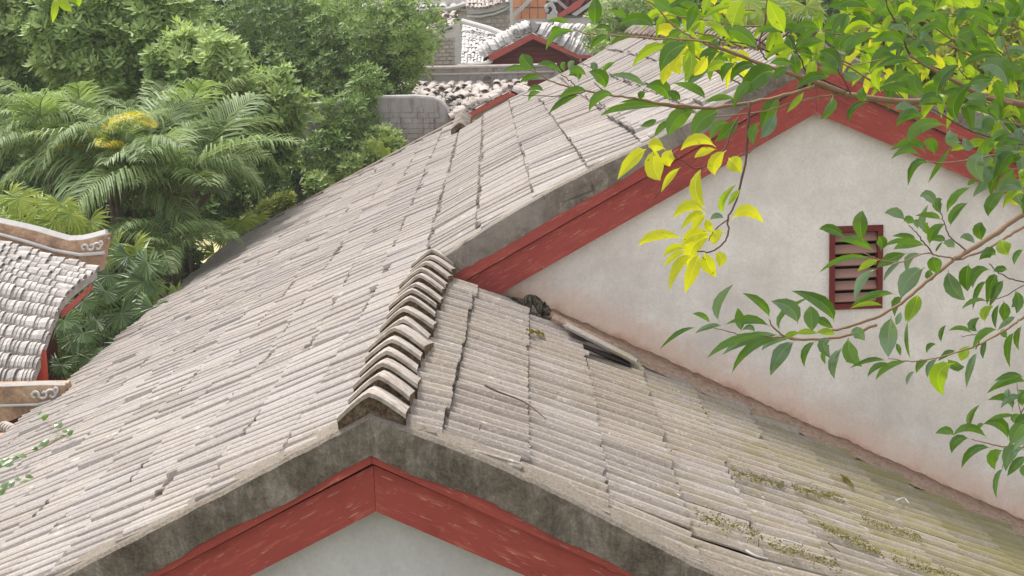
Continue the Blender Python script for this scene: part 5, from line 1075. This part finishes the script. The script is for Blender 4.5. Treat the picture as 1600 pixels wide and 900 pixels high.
stem(br, *RY, [(565, 480), (500, 540), (470, 590)], 2.85, 2.84, .002, .001, M_TWIGD); stem(br, *RY, [(710, 130), (640, 185), (570, 195)], 2.9, 2.86, .002, .001, M_TWIGD); stem(br, *RY, [(340, 240), (290, 270), (220, 390)], 2.86, 2.84, .0018, .0012, M_TWIGD)
br = branch(1660, 225, 2.9, 'short leafy branch below the top branch over the right bargeboard')
trace(br, *R8, [(330, 400, 230, 310, 50, 375, 75), (290, 420, 180, 370, 65, 440, 55), (370, 480, 250, 480, 195, 650, 65), (540, 330, 440, 480, 350, 630, 40), (400, 410, 380, 330, 310, 310, 100), (490, 180, 300, 180, 180, 330, 110), (330, 130, 200, 90, 100, 190, 90), (290, 80, 200, 40, 80, 60, 50, 'p'), (610, 310, 540, 290, 520, 210, 110, 'p'), (720, 330, 660, 340, 630, 270, 80, 'p'), (880, 270, 820, 330, 815, 415, 90), (800, 390, 720, 480, 780, 620, 140, 'p'), (1100, 330, 980, 300, 870, 350, 60), (700, 660, 560, 730, 500, 860, 60), (665, 785, 570, 830, 530, 900, 50), (970, 690, 850, 770, 820, 890, 100), (740, 605, 690, 620, 660, 650, 40), (930, 600, 800, 640, 700, 740, 70, 'p'), (1030, 510, 950, 600, 880, 690, 50), (1100, 580, 1040, 690, 1090, 810, 110, 'p'), (1100, 380, 980, 370, 940, 440, 110), (640, 360, 580, 350, 530, 380, 50, 'yg'), (900, 560, 840, 540, 770, 560, 60, 'y'), (990, 640, 960, 620, 900, 680, 60, 'y'), (1000, 700, 1010, 760, 1060, 800, 50, 'y'), (900, 450, 860, 470, 900, 500, 70, 'yg')], 2.85)
stem(br, *R8, [(1400, 400), (1000, 300), (740, 245), (600, 180), (380, 50)], 2.95, 2.85, .0032, .0014, M_TWIGD); stem(br, *R8, [(950, 400), (700, 440), (540, 470), (350, 465)], 2.9, 2.85, .0026, .0014)
for (u, v, n, ln) in ((1560, 190, 7, 52), (1590, 240, 7, 55), (1560, 262, 6, 45), (1600, 300, 6, 50), (1545, 225, 5, 40)): rosette(br, u, v, 2.95, n, ln, 20, ('g', 'g', 'yg', 'p')); stem(br, (0, 0), 1, [(1680, v+20), (1640, v+10), (u, v)], 3.0, 2.95, .003, .0012)
# dense top right foliage
dn = branch(1660, 60, 3.3, 'dense tangle of green and yellow leaves filling the top right corner')
for (u, v, n, ln, mt) in ((1040, 22, 6, 48, 'g'), (1068, 48, 6, 50, 'g'), (1098, 30, 6, 50, ('g', 'yg')), (1125, 62, 5, 46, 'g'), (1090, 5, 5, 50, ('yg', 'g')), (1215, 48, 7, 50, 'g'), (1240, 78, 7, 46, 'g'), (1272, 92, 6, 46, 'g'), (1282, 48, 6, 48, 'g'), (1325, 22, 6, 46, 'g'), (1362, 42, 6, 46, ('g', 'yg')), (1400, 26, 6, 46, ('g', 'yg')), (1432, 62, 6, 48, ('g', 'p')), (1405, 95, 6, 44, 'g'), (1462, 18, 6, 48, 'g'), (1490, 60, 6, 48, ('g', 'yg')), (1530, 26, 7, 48, 'g'), (1562, 84, 7, 50, ('g', 'p')), (1592, 30, 7, 50, 'g'), (1552, 128, 7, 50, ('g', 'p')), (1592, 150, 7, 52, 'g'), (1505, 165, 6, 44, 'g'), (1470, 148, 6, 44, ('g', 'yg')), (1592, 95, 6, 48, 'g')):
    rosette(dn, u, v, 3.15, n, ln, 16.5, ('g', 'g', 'yg') if mt == 'g' else mt)
    e = (min(u+90, 1660), v+random.uniform(10, 40)); stem(dn, (0, 0), 1, [e, ((u+e[0])/2, v+8), (u, v)], 3.2, 3.15, .003, .0012, M_TWIGD if u % 2 else M_TWIG)
yb = branch(1660, 100, 4.0, 'sunlit yellow green leaves glowing behind the top branch')
for (u, v) in ((1345, 80), (1385, 55), (1420, 100), (1450, 85), (1475, 40), (1500, 110), (1540, 60), (1440, 135), (1360, 115), (1395, 135), (1525, 140), (1570, 120), (1110, 95), (1080, 78), (1120, 12), (1140, 100), (1340, 15), (1425, 10), (1510, 10), (1575, 180), (1585, 8), (1480, 130), (1050, 5), (1145, 30)):
    rosette(yb, u, v, 3.9, 6, 38, 15, ('y', 'yg', 'yg', 'yg', 'g')); stem(yb, (0, 0), 1, [(u+random.uniform(20, 60), v+40), (u+10, v+12), (u, v)], 4.0, 3.9, .003, .0015, M_TWIGD)
# small twig hanging at the very top left
tw = empty('hanging_twig', at(110, -30, 3), label='tiny yellow green sprig dangling from the top edge at far left', cat='branch')
trace(tw, (0, 0), 1, [(88, -6, 86, 12, 82, 36, 12, 'yg'), (92, -10, 100, 6, 112, 18, 16, 'yg'), (105, -14, 118, -4, 124, 10, 18, 'yg')], 3.0); stem(tw, (0, 0), 1, [(120, -60), (105, -25), (88, -6)], 3.0, 3.0, .002, .001)
# creeper on the left slope
cre = empty('creeper_vine', at(50, 700, 14.2), label='thin green creeper trailing over the corrugated sheets at lower left', cat='vine')
def on_roofL(u, v, lift=.08):
    d = ray(u, v); n = Vector((-T1, 0, 1)); p0 = Vector((xr(8), 0, lift)); t = (p0-CP).dot(n)/d.dot(n); return CP+d*t
P = [on_roofL(u, v) for u, v in ((70, 652), (88, 668), (108, 676), (85, 690), (60, 703), (35, 712), (10, 726), (-10, 735))]
mb = MB(); mb.tube(spline(P, 30), .006, 5); mb.build('twig', M_TWIG, cre)
R_ = random.Random(8)
for (u, v) in [(62, 648), (70, 655), (92, 668), (104, 676), (98, 684), (110, 680), (88, 688), (62, 700), (55, 704), (30, 714), (24, 718), (8, 724), (2, 730), (14, 728), (36, 716), (70, 696), (28, 752), (38, 756), (18, 760), (8, 762), (46, 748), (4, 772)]:
    p = on_roofL(u, v); s = R_.uniform(.03, .05); a_ = R_.uniform(0, 6.28); ex = Vector((math.cos(a_), math.sin(a_), .49*math.cos(a_)+.25)).normalized(); ey = ex.cross(Vector((.3, -.5, .8))).normalized()
    V = [p+ex*s*math.cos(t)*(1+.25*math.cos(3*t))+ey*s*.8*math.sin(t)+Vector((0, 0, .02)) for t in [i*math.pi/4 for i in range(8)]]+[p+Vector((0, 0, .03))]
    link('leaf', mesh('leaf', V, [(i, (i+1) % 8, 8) for i in range(8)], LM['g' if R_.random() < .5 else 'p'], attr=[.5]*8), cre)

# ---------------------------------------------------------------- haze
hz = bpy.data.materials.new('haze'); hz.use_nodes = True; t = hz.node_tree; t.nodes.clear()
o_ = t.nodes.new('ShaderNodeOutputMaterial'); pv = t.nodes.new('ShaderNodeVolumePrincipled'); pv.inputs['Density'].default_value = .0007; pv.inputs['Color'].default_value = (.93, .92, .92, 1)
t.links.new(pv.outputs[0], o_.inputs['Volume'])
mb = MB(); mb.box((0, 200, (GZ-1+26)/2), (150, 230, (26-GZ+1)/2)); tag(mb.build('haze', hz), kind='stuff')
